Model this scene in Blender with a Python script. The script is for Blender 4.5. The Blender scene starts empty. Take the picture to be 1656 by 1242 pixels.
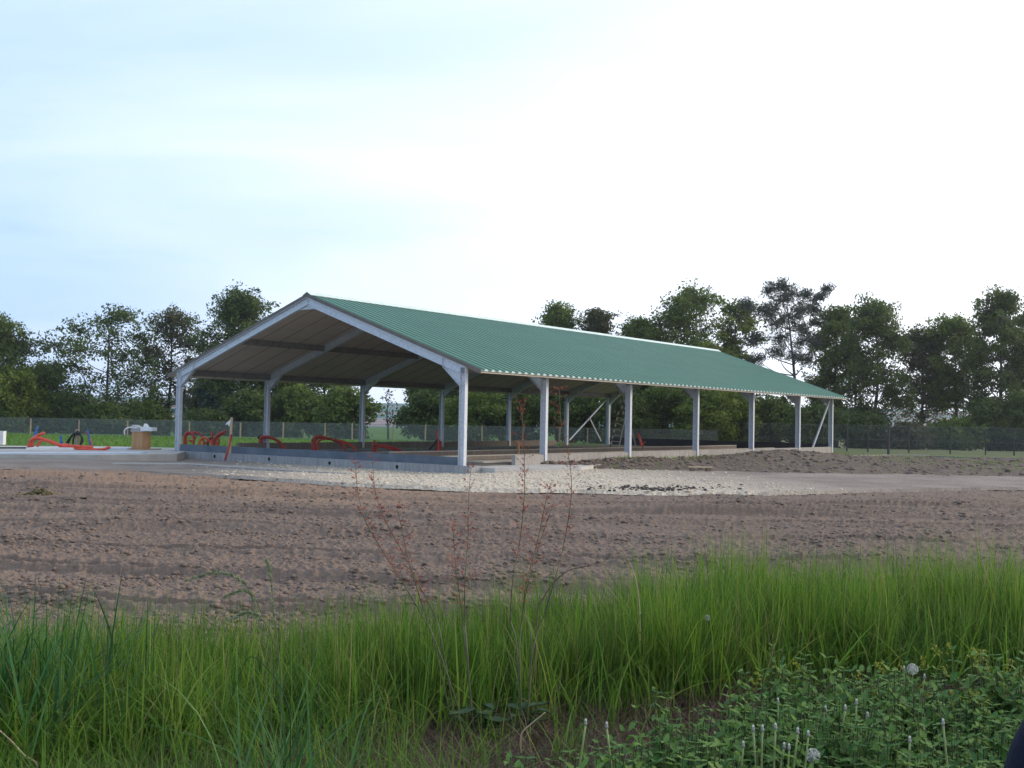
import bpy, bmesh, math, random
import numpy as np
from mathutils import Vector, Matrix
R = math.radians
rnd = random.Random(7)
rng = np.random.default_rng(11)
scn = bpy.context.scene
COL = scn.collection

# ------------------------------------------------------------------ camera maths
F = 1754.0; PITCH = math.atan(56.42 / F); ROLL = R(1.072); CAMZ = 1.545; GZ = -0.2
cp, sp_, cr, sr = math.cos(PITCH), math.sin(PITCH), math.cos(ROLL), math.sin(ROLL)
def ray(px, py):
    u, v = px - 828.0, py - 621.0
    u0 = u * cr + v * sr; v0 = -u * sr + v * cr
    return Vector((u0, F * cp + v0 * sp_, F * sp_ - v0 * cp))
def atY(px, py, Y):
    d = ray(px, py); return Vector((0, 0, CAMZ)) + d * (Y / d.y)
def onz(px, py, z=GZ):
    d = ray(px, py); return Vector((0, 0, CAMZ)) + d * ((z - CAMZ) / d.z)
cam_d = bpy.data.cameras.new('camera'); cam = bpy.data.objects.new('camera', cam_d); COL.objects.link(cam)
r0 = Vector((1, 0, 0)); up0 = Vector((0, -sp_, cp)); fw = Vector((0, cp, sp_))
ax = r0 * cr + up0 * sr; ay = up0 * cr - r0 * sr
m = Matrix((ax, ay, -fw)).transposed().to_4x4(); m.translation = (0, 0, CAMZ)
cam.matrix_world = m
cam_d.sensor_width = 36; cam_d.lens = F / 1656 * 36; cam_d.clip_end = 6000; cam_d.clip_start = 0.05
scn.camera = cam

# ------------------------------------------------------------------ helpers
def tag(o, label=None, cat=None, group=None, kind=None):
    if label: o['label'] = label
    if cat: o['category'] = cat
    if group: o['group'] = group
    if kind: o['kind'] = kind
    return o
def empty(name, loc=(0, 0, 0), rz=0, **k):
    o = bpy.data.objects.new(name, None); COL.objects.link(o); o.location = loc; o.rotation_euler = (0, 0, rz)
    o.empty_display_size = .3
    return tag(o, **k)
def link_mesh(name, me, mats, parent=None):
    o = bpy.data.objects.new(name, me); COL.objects.link(o)
    for mt in (mats if isinstance(mats, (list, tuple)) else [mats]): me.materials.append(mt)
    if parent: o.parent = parent
    return o
class MB:
    """collects primitives, builds ONE mesh object"""
    def __init__(s): s.v = []; s.f = []; s.m = []
    def add(s, vs, fs, mi=0):
        n = len(s.v); s.v += [tuple(v) for v in vs]; s.f += [tuple(n + i for i in f) for f in fs]; s.m += [mi] * len(fs)
    def box(s, x0, x1, y0, y1, z0, z1, mi=0):
        vs = [(x, y, z) for x in (x0, x1) for y in (y0, y1) for z in (z0, z1)]
        s.add(vs, [(0, 1, 3, 2), (4, 6, 7, 5), (0, 4, 5, 1), (2, 3, 7, 6), (0, 2, 6, 4), (1, 5, 7, 3)], mi)
    def obox(s, p0, p1, wd, w, t, mi=0):
        """bar from p0 to p1, width w along wd, thickness t across"""
        p0 = Vector(p0); p1 = Vector(p1); d = (p1 - p0).normalized(); wd = Vector(wd); wd = (wd - d * wd.dot(d)).normalized(); td = d.cross(wd)
        vs = [p + wd * a * w / 2 + td * b * t / 2 for p in (p0, p1) for a in (-1, 1) for b in (-1, 1)]
        s.add(vs, [(0, 1, 3, 2), (4, 6, 7, 5), (0, 4, 5, 1), (2, 3, 7, 6), (0, 2, 6, 4), (1, 5, 7, 3)], mi)
    def prism(s, poly, d, mi=0):
        """poly list of 3D points extruded along d"""
        n = len(poly); d = Vector(d); a = [Vector(p) for p in poly]; b = [p + d for p in a]
        s.add(a + b, [tuple(range(n))[::-1], tuple(range(n, 2 * n))] + [(i, (i + 1) % n, n + (i + 1) % n, n + i) for i in range(n)], mi)
    def tube(s, pts, r, n=6, mi=0, cap=True):
        pts = [Vector(p) for p in pts]; k = len(pts); rs = r if isinstance(r, (list, tuple)) else [r] * k
        base = len(s.v); ref = Vector((.31, .22, .93))
        for i, p in enumerate(pts):
            d = (pts[min(i + 1, k - 1)] - pts[max(i - 1, 0)])
            d = d.normalized() if d.length > 1e-9 else Vector((0, 0, 1))
            if abs(d.dot(ref)) > .98: rr = Vector((1, 0, 0))
            else: rr = ref
            a = d.cross(rr).normalized(); b = d.cross(a)
            for j in range(n):
                t = 2 * math.pi * j / n; s.v.append(tuple(p + (a * math.cos(t) + b * math.sin(t)) * rs[i]))
        for i in range(k - 1):
            for j in range(n):
                s.f.append((base + i * n + j, base + i * n + (j + 1) % n, base + (i + 1) * n + (j + 1) % n, base + (i + 1) * n + j)); s.m.append(mi)
        if cap:
            s.f.append(tuple(base + j for j in range(n))[::-1]); s.f.append(tuple(base + (k - 1) * n + j for j in range(n))); s.m += [mi, mi]
    def build(s, name, mats, parent=None, smooth=False):
        me = bpy.data.meshes.new(name); me.from_pydata(s.v, [], s.f); me.update()
        me.polygons.foreach_set('material_index', s.m)
        if smooth: me.polygons.foreach_set('use_smooth', [True] * len(s.f))
        bm = bmesh.new(); bm.from_mesh(me); bmesh.ops.recalc_face_normals(bm, faces=bm.faces); bm.to_mesh(me); bm.free()
        return link_mesh(name, me, mats, parent)
def spline(pts, n=6):
    pts = [Vector(p) for p in pts]; P = [pts[0] * 2 - pts[1]] + pts + [pts[-1] * 2 - pts[-2]]; out = []
    for i in range(1, len(P) - 2):
        for j in range(n):
            t = j / n; a, b, c, d = P[i - 1:i + 3]
            out.append(.5 * ((2 * b) + (c - a) * t + (2 * a - 5 * b + 4 * c - d) * t * t + (3 * b - a - 3 * c + d) * t ** 3))
    return out + [pts[-1]]
def np_mesh(name, V, Fc, mats, parent=None, smooth=False, attrs=None, mi=None):
    """V (n,3); Fc (m,k) faces all of size k"""
    me = bpy.data.meshes.new(name); V = np.asarray(V, np.float32); Fc = np.asarray(Fc, np.int32); k = Fc.shape[1]
    me.vertices.add(len(V)); me.vertices.foreach_set('co', V.ravel())
    me.loops.add(Fc.size); me.loops.foreach_set('vertex_index', Fc.ravel())
    me.polygons.add(len(Fc)); me.polygons.foreach_set('loop_start', np.arange(0, Fc.size, k, dtype=np.int32))
    try: me.polygons.foreach_set('loop_total', np.full(len(Fc), k, np.int32))
    except Exception: pass
    if smooth: me.polygons.foreach_set('use_smooth', np.ones(len(Fc), bool))
    if mi is not None: me.polygons.foreach_set('material_index', np.asarray(mi, np.int32))
    me.update(calc_edges=True)
    for nm, arr in (attrs or {}).items():
        a = me.attributes.new(nm, 'FLOAT', 'POINT'); a.data.foreach_set('value', np.asarray(arr, np.float32))
    return link_mesh(name, me, mats, parent)

# smooth value noise in numpy
_perm = rng.random((256, 256)).astype(np.float32)
def vnoise(x, y):
    xi = np.floor(x).astype(int); yi = np.floor(y).astype(int); fx = x - xi; fy = y - yi
    fx = fx * fx * (3 - 2 * fx); fy = fy * fy * (3 - 2 * fy)
    g = lambda a, b: _perm[a % 256, b % 256]
    return (g(xi, yi) * (1 - fx) + g(xi + 1, yi) * fx) * (1 - fy) + (g(xi, yi + 1) * (1 - fx) + g(xi + 1, yi + 1) * fx) * fy
def fbm(x, y, o=4, g=.5):
    s = 0; a = 1; t = 0
    for i in range(o): s = s + a * vnoise(x * 2 ** i + 17.3 * i, y * 2 ** i + 9.1 * i); t += a; a *= g
    return s / t

# ------------------------------------------------------------------ materials
class NT:
    def __init__(s, name):
        s.mat = bpy.data.materials.new(name); s.mat.use_nodes = True; s.t = s.mat.node_tree; s.n = s.t.nodes; s.l = s.t.links
        s.bsdf = s.n['Principled BSDF']; s.out = s.n['Material Output']
    def new(s, t, **k):
        n = s.n.new(t)
        for a, b in k.items():
            if hasattr(n, a): setattr(n, a, b)
            else: n.inputs[a].default_value = b
        return n
    def link(s, a, b): s.l.new(a, b)
    def coord(s, kind='Object'): return s.new('ShaderNodeTexCoord').outputs[kind]
    def mapping(s, vec, scale=(1, 1, 1), rot=(0, 0, 0)):
        m = s.new('ShaderNodeMapping'); s.link(vec, m.inputs[0]); m.inputs['Scale'].default_value = scale; m.inputs['Rotation'].default_value = rot
        return m.outputs[0]
    def noise(s, vec, scale, detail=4, rough=.55):
        n = s.new('ShaderNodeTexNoise'); n.inputs['Scale'].default_value = scale; n.inputs['Detail'].default_value = detail; n.inputs['Roughness'].default_value = rough
        if vec is not None: s.link(vec, n.inputs['Vector'])
        return n.outputs[0]
    def ramp(s, fac, stops, interp='LINEAR'):
        n = s.new('ShaderNodeValToRGB'); s.link(fac, n.inputs[0]); e = n.color_ramp.elements; n.color_ramp.interpolation = interp
        while len(e) < len(stops): e.new(.5)
        for i, (p, c) in enumerate(stops): e[i].position = p; e[i].color = tuple(c) + (1,) if len(c) == 3 else c
        return n.outputs[0]
    def mix(s, fac, a, b, mode='MIX'):
        n = s.new('ShaderNodeMix'); n.data_type = 'RGBA'; n.blend_type = mode
        if isinstance(fac, (int, float)): n.inputs[0].default_value = fac
        else: s.link(fac, n.inputs[0])
        for v, i in ((a, 6), (b, 7)):
            if isinstance(v, (tuple, list)): n.inputs[i].default_value = tuple(v) + (1,) if len(v) == 3 else v
            else: s.link(v, n.inputs[i])
        return n.outputs[2]
    def math(s, op, a, b=0.0, clamp=False):
        n = s.new('ShaderNodeMath'); n.operation = op; n.use_clamp = clamp
        for v, i in ((a, 0), (b, 1)):
            if isinstance(v, (int, float)): n.inputs[i].default_value = v
            else: s.link(v, n.inputs[i])
        return n.outputs[0]
    def bump(s, h, strength=.5, dist=.02):
        n = s.new('ShaderNodeBump'); n.inputs['Strength'].default_value = strength; n.inputs['Distance'].default_value = dist
        s.link(h, n.inputs['Height']); s.link(n.outputs[0], s.bsdf.inputs['Normal'])
    def col(s, c): s.link(c, s.bsdf.inputs['Base Color'])
    def rough(s, r, spec=.5, metal=0): s.bsdf.inputs['Roughness'].default_value = r; s.bsdf.inputs['Specular IOR Level'].default_value = spec; s.bsdf.inputs['Metallic'].default_value = metal
def mottled(name, c1, c2, scale=5, rough=.8, metal=0, bump=.0, bdist=.01, spec=.3, kind='Object', map=(1, 1, 1), detail=5):
    t = NT(name); v = t.mapping(t.coord(kind), map); n = t.noise(v, scale, detail, .6)
    t.col(t.ramp(n, [(.3, c1), (.7, c2)])); t.rough(rough, spec, metal)
    if bump: t.bump(t.noise(v, scale * 6, 4), bump, bdist)
    return t.mat
M = {}
# galvanised steel: mottled zinc
M['steel'] = mottled('galvanised_steel', (.46, .48, .52), (.62, .64, .68), 9, .45, .15, spec=.5)
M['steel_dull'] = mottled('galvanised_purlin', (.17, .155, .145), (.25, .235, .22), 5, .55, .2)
t = NT('green_roof_sheet'); v = t.coord(); n = t.noise(t.mapping(v, (.25, 1.5, 1)), 1.2, 5); n2 = t.noise(v, 30, 3)
t.col(t.mix(.25, t.ramp(n, [(.3, (.038, .140, .078)), (.7, (.054, .180, .102))]), t.ramp(n2, [(.3, (.032, .12, .068)), (.7, (.062, .195, .11))]))); t.rough(.42, .5)
t.bump(n, .15, .02); cx_ = t.new('ShaderNodeSeparateXYZ'); t.link(v, cx_.inputs[0]); wn = t.new('ShaderNodeTexWhiteNoise'); wn.noise_dimensions = '1D'; t.link(t.math('FLOOR', t.math('DIVIDE', cx_.outputs[0], 1.11)), wn.inputs['W'])
old = t.bsdf.inputs['Base Color'].links[0].from_socket; t.col(t.mix(t.math('MULTIPLY', wn.outputs[0], .30), old, (.030, .12, .075))); M['roof'] = t.mat
M['roof_cut'] = mottled('sheet_cut_edge', (.44, .50, .50), (.60, .66, .66), 20, .5)
M['ridge'] = mottled('ridge_cap_pale_glare', (.50, .60, .52), (.66, .74, .66), 3, .35, spec=.6)  # light green cap, with the sky glare on it put into the pale colour
M['lining'] = mottled('roof_lining', (.50, .43, .35), (.58, .505, .415), 1.3, .75, map=(.4, 1.5, 1))
M['seam'] = mottled('lining_seam', (.13, .115, .10), (.18, .16, .14), 3, .8)
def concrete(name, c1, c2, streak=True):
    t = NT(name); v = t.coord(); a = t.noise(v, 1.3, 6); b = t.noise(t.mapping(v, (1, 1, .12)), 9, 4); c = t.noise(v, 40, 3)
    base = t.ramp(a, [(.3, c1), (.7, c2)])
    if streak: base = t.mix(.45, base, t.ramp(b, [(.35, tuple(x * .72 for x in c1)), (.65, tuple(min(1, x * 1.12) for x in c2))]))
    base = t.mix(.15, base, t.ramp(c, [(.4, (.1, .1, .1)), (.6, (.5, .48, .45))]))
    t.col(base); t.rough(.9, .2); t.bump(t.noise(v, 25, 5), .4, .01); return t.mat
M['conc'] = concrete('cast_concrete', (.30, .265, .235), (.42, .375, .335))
M['conc_grey'] = concrete('plinth_concrete', (.25, .25, .25), (.36, .355, .35))
M['conc_pale'] = concrete('slab_concrete', (.44, .41, .37), (.58, .545, .50), False)
M['pitfloor'] = concrete('dark_floor_concrete', (.06, .053, .046), (.10, .088, .075), False)  # even, very dark brown-grey tone over the whole inner floor
M['kerb'] = concrete('kerb_concrete', (.45, .40, .33), (.60, .54, .45), False)
M['slate'] = mottled('dark_blue_grey_panel', (.075, .095, .125), (.135, .155, .185), 1.5, .6, bump=.2)
M['blackpanel'] = mottled('dark_end_panel', (.020, .021, .028), (.035, .036, .045), 2, .6)
M['hole'] = mottled('hole_black', (.008, .008, .008), (.012, .012, .012), 2, 1)
M['red'] = mottled('red_conduit', (.33, .030, .020), (.50, .060, .035), 6, .45, spec=.5)
M['brightred'] = mottled('bright_red_conduit', (.55, .045, .02), (.72, .09, .04), 6, .4, spec=.5)
M['blue'] = mottled('blue_pipe', (.03, .10, .32), (.06, .17, .45), 6, .45)
M['black'] = mottled('black_hose', (.012, .012, .012), (.03, .03, .03), 6, .5)
M['white'] = mottled('white_plastic', (.60, .60, .60), (.80, .80, .78), 4, .5)
M['sheet'] = mottled('pale_blue_sheet', (.42, .47, .56), (.58, .62, .70), 2, .5)
M['ply'] = mottled('plywood', (.36, .19, .085), (.50, .29, .14), 6, .7, map=(1, 1, .2))
M['wood'] = mottled('pale_timber', (.40, .28, .17), (.56, .42, .28), 8, .8, map=(4, 4, .5))
M['post'] = mottled('weathered_post', (.26, .20, .145), (.38, .31, .23), 9, .9, map=(4, 4, .5))
M['darkpost'] = mottled('dark_post', (.045, .04, .04), (.08, .07, .065), 9, .9)
M['tarp'] = mottled('grey_block', (.34, .31, .30), (.46, .42, .40), 8, .8)
M['redwhite'] = None
t = NT('ladder_banded_paint'); v = t.new('ShaderNodeSeparateXYZ'); t.link(t.coord(), v.inputs[0]); w = t.math('FRACT', t.math('MULTIPLY', v.outputs[2], 3.2)); 
t.col(t.mix(t.math('GREATER_THAN', w, .5), (.70, .64, .55), (.25, .10, .07))); t.rough(.5); M['ladder'] = t.mat
M['alu'] = mottled('pinkish_aluminium', (.55, .47, .43), (.68, .60, .55), 8, .45, .2)
M['navy'] = mottled('navy_fabric', (.002, .003, .012), (.004, .006, .024), 30, .85, bump=.3)

def leafmat(name, stops, trans=.45, scale=.8, rough=.6, attr=None, kind='Object'):
    t = NT(name)
    n = t.noise(t.coord(kind), scale, 3)
    if attr:
        a = t.new('ShaderNodeAttribute', attribute_name=attr); n = t.math('ADD', t.math('MULTIPLY', n, .35), t.math('MULTIPLY', a.outputs['Fac'], .65))
    c = t.ramp(n, stops); t.col(c); t.rough(rough, .3)
    tr = t.new('ShaderNodeBsdfTranslucent'); t.link(t.mix(.5, c, (.25, .35, .04), 'MIX') if False else c, tr.inputs['Color'])
    mx = t.new('ShaderNodeMixShader'); mx.inputs[0].default_value = trans
    t.link(t.bsdf.outputs[0], mx.inputs[1]); t.link(tr.outputs[0], mx.inputs[2]); t.link(mx.outputs[0], t.out.inputs[0]); return t.mat
M['leaf_dark'] = leafmat('dark_green_leaves', [(.25, (.060, .092, .024)), (.55, (.105, .150, .034)), (.8, (.175, .22, .048))], attr='tint')
M['leaf_mid'] = leafmat('mid_green_leaves', [(.25, (.078, .118, .024)), (.55, (.140, .190, .036)), (.8, (.22, .27, .052))], attr='tint')
M['leaf_brown'] = leafmat('bronze_green_leaves', [(.25, (.075, .080, .036)), (.55, (.12, .125, .05)), (.8, (.18, .17, .07))], attr='tint')
M['leaf_lime'] = leafmat('yellow_green_leaves', [(.25, (.09, .13, .018)), (.55, (.17, .22, .028)), (.8, (.28, .32, .045))], attr='tint')
M['leaf_blue'] = leafmat('blue_green_leaves', [(.25, (.03, .075, .05)), (.55, (.05, .11, .075)), (.8, (.09, .16, .10))], attr='tint')
M['needle'] = leafmat('pine_needles', [(.25, (.045, .055, .042)), (.55, (.072, .085, .062)), (.8, (.115, .13, .085))], trans=.2, attr='tint')
M['bark'] = mottled('bark', (.045, .036, .030), (.095, .078, .064), 6, .95, bump=.6, bdist=.05, map=(3, 3, .6))
M['twig'] = mottled('dark_twig', (.035, .03, .025), (.07, .06, .05), 3, .95)
M['grass'] = leafmat('fresh_grass', [(.12, (.022, .068, .016)), (.34, (.070, .158, .020)), (.58, (.165, .295, .030)), (.76, (.27, .32, .055)), (.90, (.34, .24, .13))], trans=.45, scale=1.2, attr='tint')
M['grass_blue'] = leafmat('broad_blue_green_grass', [(.2, (.020, .075, .020)), (.6, (.050, .155, .035)), (.9, (.14, .24, .09))], trans=.3, scale=2, attr='tint')
M['straw'] = leafmat('dead_straw', [(.2, (.035, .018, .013)), (.6, (.085, .045, .028)), (.93, (.30, .21, .14))], trans=.15, scale=3, attr='tint')
M['nettle'] = leafmat('nettle_leaves', [(.15, (.024, .072, .018)), (.5, (.068, .165, .030)), (.85, (.18, .28, .050))], trans=.35, scale=2, attr='tint')
M['dock'] = leafmat('dock_leaf', [(.3, (.025, .055, .022)), (.7, (.055, .10, .04))], trans=.2, scale=6)
M['yellowflower'] = leafmat('yellow_green_flower', [(.3, (.20, .24, .03)), (.7, (.34, .34, .04))], trans=.3, scale=8)
M['stem'] = mottled('olive_stem', (.085, .10, .045), (.14, .13, .065), 12, .7)
M['nstem'] = mottled('nettle_stem', (.035, .06, .02), (.06, .09, .03), 12, .8)
M['redseed'] = leafmat('reddish_seed', [(.3, (.32, .060, .045)), (.7, (.46, .12, .08))], trans=.3, scale=20)
M['brownstem'] = mottled('brown_stem', (.10, .06, .045), (.17, .11, .08), 12, .8)
M['palestem'] = mottled('pale_hollow_stem', (.18, .24, .07), (.28, .32, .13), 12, .6)
M['fluff'] = leafmat('white_fluff', [(.3, (.62, .62, .60)), (.7, (.8, .8, .78))], trans=.5, scale=20)
M['bud'] = mottled('grey_bud', (.20, .19, .17), (.36, .33, .30), 20, .8)
M['awn'] = leafmat('pale_seed_head', [(.3, (.20, .24, .12)), (.7, (.36, .38, .22))], trans=.3, scale=20)

# soils (world position decides which patch is drier / stonier)
def soil(name, c1, c2, c3, warm=None, b=.6, bd=.03):
    t = NT(name); g = t.coord('Object'); n1 = t.noise(g, .35, 5); n2 = t.noise(g, 6, 6, .65); n3 = t.noise(g, 28, 4, .6)
    base = t.mix(.5, t.ramp(n1, [(.35, c1), (.65, c2)]), t.ramp(n2, [(.35, c1), (.65, c3)]))
    if warm:
        a = t.new('ShaderNodeAttribute', attribute_name='warm'); base = t.mix(a.outputs['Fac'], base, t.mix(n2, warm[0], warm[1]))
    base = t.mix(.35, base, t.ramp(n3, [(.35, tuple(x * .55 for x in c1)), (.6, c2), (.75, tuple(x * 1.35 for x in c3))]))
    t.col(base); t.rough(.95, .15); t.bump(t.math('ADD', n2, t.math('MULTIPLY', n3, .5)), b, bd); return t.mat
M['soil'] = soil('tilled_soil', (.160, .110, .082), (.205, .147, .112), (.238, .172, .134), warm=((.27, .165, .105), (.36, .235, .155)))
M['clod'] = mottled('soil_clod', (.150, .106, .080), (.225, .163, .127), 9, .95, bump=.5, bdist=.01)
t = NT('track_gravel'); g = t.coord('Object'); a = t.new('ShaderNodeAttribute', attribute_name='warm'); vo = t.new('ShaderNodeTexVoronoi'); t.link(g, vo.inputs['Vector']); vo.inputs['Scale'].default_value = 16
n2 = t.noise(g, 5, 6, .65); n4 = t.noise(g, .5, 4)
dirt = t.mix(.6, t.ramp(n2, [(.3, (.165, .128, .105)), (.7, (.30, .245, .20))]), t.ramp(n4, [(.35, (.19, .15, .122)), (.65, (.32, .265, .22))]))
stone = t.mix(.6, t.ramp(n2, [(.3, (.40, .325, .245)), (.7, (.62, .52, .405))]), t.ramp(vo.outputs['Color'], [(.2, (.34, .265, .19)), (.8, (.74, .63, .49))]))
t.col(t.mix(a.outputs['Fac'], dirt, stone)); t.rough(.95, .15); t.bump(t.math('ADD', n2, vo.outputs['Distance']), .7, .03); M['track'] = t.mat
M['stone'] = mottled('cream_stone', (.38, .305, .225), (.72, .61, .47), 3, .9)
t = NT('mound_earth'); g = t.coord('Object'); n1 = t.noise(g, .9, 4); n2 = t.noise(g, 7, 6, .65)
t.col(t.mix(t.ramp(n1, [(.58, (0, 0, 0)), (.70, (1, 1, 1))]), t.ramp(n2, [(.3, (.085, .062, .046)), (.7, (.20, .155, .12))]), t.ramp(n2, [(.3, (.07, .085, .03)), (.7, (.17, .16, .07))]))); t.rough(.95, .1); t.bump(n2, .8, .06); M['mound'] = t.mat
t = NT('meadow_grass'); g = t.coord('Object'); n1 = t.noise(g, .12, 5); n2 = t.noise(g, 5, 5, .7); sx_ = t.new('ShaderNodeSeparateXYZ'); t.link(g, sx_.inputs[0]); wornf = t.math('MULTIPLY', t.math('SUBTRACT', sx_.outputs[0], 9.0), .12, True)
t.col(t.mix(t.math('MULTIPLY', wornf, t.math('MULTIPLY_ADD', n2, .9)) if False else t.math('MULTIPLY', wornf, .62), t.mix(.5, t.ramp(n1, [(.35, (.055, .115, .022)), (.65, (.085, .165, .030))]), t.ramp(n2, [(.3, (.04, .09, .02)), (.7, (.11, .19, .04))])), (.16, .14, .085))); t.rough(.95, .1); t.bump(n2, .8, .1); M['meadow'] = t.mat
t = NT('hazy_hill_fields'); g = t.coord('Object'); n1 = t.noise(t.mapping(g, (.006, .012, .05)), 1, 2); 
t.col(t.ramp(n1, [(.40, (.22, .17, .16)), (.46, (.25, .21, .20)), (.48, (.07, .13, .12)), (.6, (.10, .17, .15))])); t.rough(.95, .1); M['hill'] = t.mat  # field and treeline colours, faded and blued to paint in distance haze
# netting: real wire pattern, open between the wires
def netting(name, cell, wire, c):
    t = NT(name); s = t.new('ShaderNodeSeparateXYZ'); t.link(t.coord(), s.inputs[0]); fs = []
    for ax_ in (0, 2):
        w = t.math('FRACT', t.math('DIVIDE', s.outputs[ax_], cell)); fs.append(t.math('LESS_THAN', w, wire / cell))
    k = t.math('MAXIMUM', fs[0], fs[1]); tr = t.new('ShaderNodeBsdfTransparent'); mx = t.new('ShaderNodeMixShader'); t.link(k, mx.inputs[0])
    t.link(tr.outputs[0], mx.inputs[1]); t.link(t.bsdf.outputs[0], mx.inputs[2]); t.link(mx.outputs[0], t.out.inputs[0])
    t.bsdf.inputs['Base Color'].default_value = (*c, 1); t.rough(.6, .4, .3); return t.mat
M['net'] = netting('wire_netting', .05, .0065, (.30, .33, .33))
M['net_dark'] = netting('dark_wire_netting', .05, .003, (.24, .26, .28))

# ------------------------------------------------------------------ world and sun
SUN_AZ, SUN_EL = R(72), R(20)     # azimuth from +Y towards +X
w = bpy.data.worlds.new('World'); scn.world = w; w.use_nodes = True; T = w.node_tree; N = T.nodes; L = T.links
bg = N['Background']; bg.inputs[1].default_value = .12
sky = N.new('ShaderNodeTexSky'); sky.sky_type = 'NISHITA'; sky.sun_disc = False; sky.sun_elevation = SUN_EL; sky.sun_rotation = SUN_AZ; sky.air_density = 1.0; sky.dust_density = 1.5; sky.ozone_density = 1.5
tc = N.new('ShaderNodeTexCoord'); sx = N.new('ShaderNodeSeparateXYZ'); L.new(tc.outputs['Generated'], sx.inputs[0])
def wm(op, a, b=0., c=None, clamp=False):
    n = N.new('ShaderNodeMath'); n.operation = op; n.use_clamp = clamp
    for i, v in enumerate((a, b) if c is None else (a, b, c)):
        if isinstance(v, (int, float)): n.inputs[i].default_value = v
        else: L.new(v, n.inputs[i])
    return n.outputs[0]
den = wm('ADD', wm('MAXIMUM', sx.outputs[2], 0.0), .22)
cx = N.new('ShaderNodeCombineXYZ'); L.new(wm('DIVIDE', sx.outputs[0], den), cx.inputs[0]); L.new(wm('DIVIDE', sx.outputs[1], den), cx.inputs[1])
mp = N.new('ShaderNodeMapping'); L.new(cx.outputs[0], mp.inputs[0]); mp.inputs['Rotation'].default_value = (0, 0, .35); mp.inputs['Scale'].default_value = (.55, 1.5, 1); mp.inputs['Location'].default_value = (3.1, 1.7, 0)
nz = N.new('ShaderNodeTexNoise'); L.new(mp.outputs[0], nz.inputs[0]); nz.inputs['Scale'].default_value = .9; nz.inputs['Detail'].default_value = 5; nz.inputs['Roughness'].default_value = .5; nz.inputs['Distortion'].default_value = .6
# thin cloud veil grows thicker towards the sun's side of the sky
sd = (math.sin(SUN_AZ), math.cos(SUN_AZ))
dotp = wm('ADD', wm('MULTIPLY', sx.outputs[0], sd[0]), wm('MULTIPLY', sx.outputs[1], sd[1]))
veil = wm('MULTIPLY_ADD', dotp, 1.3, .12, False)
cl = wm('ADD', veil, wm('MULTIPLY_ADD', nz.outputs[0], 1.15, -.47), clamp=True)
cl = wm('MULTIPLY_ADD', cl, .92, .04, True)
hs = N.new('ShaderNodeMapRange'); L.new(sx.outputs[2], hs.inputs[0]); hs.inputs[1].default_value = 0; hs.inputs[2].default_value = .5
cr_ = N.new('ShaderNodeMix'); cr_.data_type = 'RGBA'; L.new(cl, cr_.inputs[0]); 
skc = N.new('ShaderNodeMix'); skc.data_type = 'RGBA'; skc.inputs[0].default_value = .82; L.new(sky.outputs[0], skc.inputs[6]); skc.inputs[7].default_value = (5.9, 8.5, 12.6, 1)
L.new(skc.outputs[2], cr_.inputs[6]); cr_.inputs[7].default_value = (13.6, 14.0, 14.6, 1)
L.new(cr_.outputs[2], bg.inputs[0])
sun_d = bpy.data.lights.new('sun', 'SUN'); sun = bpy.data.objects.new('sun', sun_d); COL.objects.link(sun)
sun_d.energy = 2.6; sun_d.angle = R(14); sun_d.color = (1, .88, .72)
sv = Vector((math.cos(SUN_EL) * math.sin(SUN_AZ), math.cos(SUN_EL) * math.cos(SUN_AZ), math.sin(SUN_EL)))
sun.rotation_euler = sv.to_track_quat('Z', 'Y').to_euler(); sun.location = sv * 60

scn.view_settings.view_transform = 'Standard'; scn.view_settings.look = 'None'; scn.view_settings.gamma = 1; scn.view_settings.exposure = -.18
scn.render.engine = 'CYCLES'; scn.cycles.max_bounces = 6; scn.cycles.transparent_max_bounces = 12; scn.cycles.use_denoising = True

# ------------------------------------------------------------------ ground sheets
xs = np.array([0, 200, 400, 560, 750, 900, 1100, 1250, 1400, 1656]); ys = [755, 757, 772, 783, 791, 793, 797, 798, 793, 789]
bp = [onz(a, b) for a, b in zip(xs, ys)]
_bx = np.array([p.x for p in bp]); _by = np.array([p.y for p in bp])
def Yb(X): return np.interp(X, _bx, _by)        # far edge of the tilled field
mb = MB(); mb.add([(-1100, -150, GZ - .22), (1100, -150, GZ - .22), (1100, 1150, GZ - .22), (-1100, 1150, GZ - .22)], [(0, 1, 2, 3)])
tag(mb.build('ground', M['meadow']), kind='structure')

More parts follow.
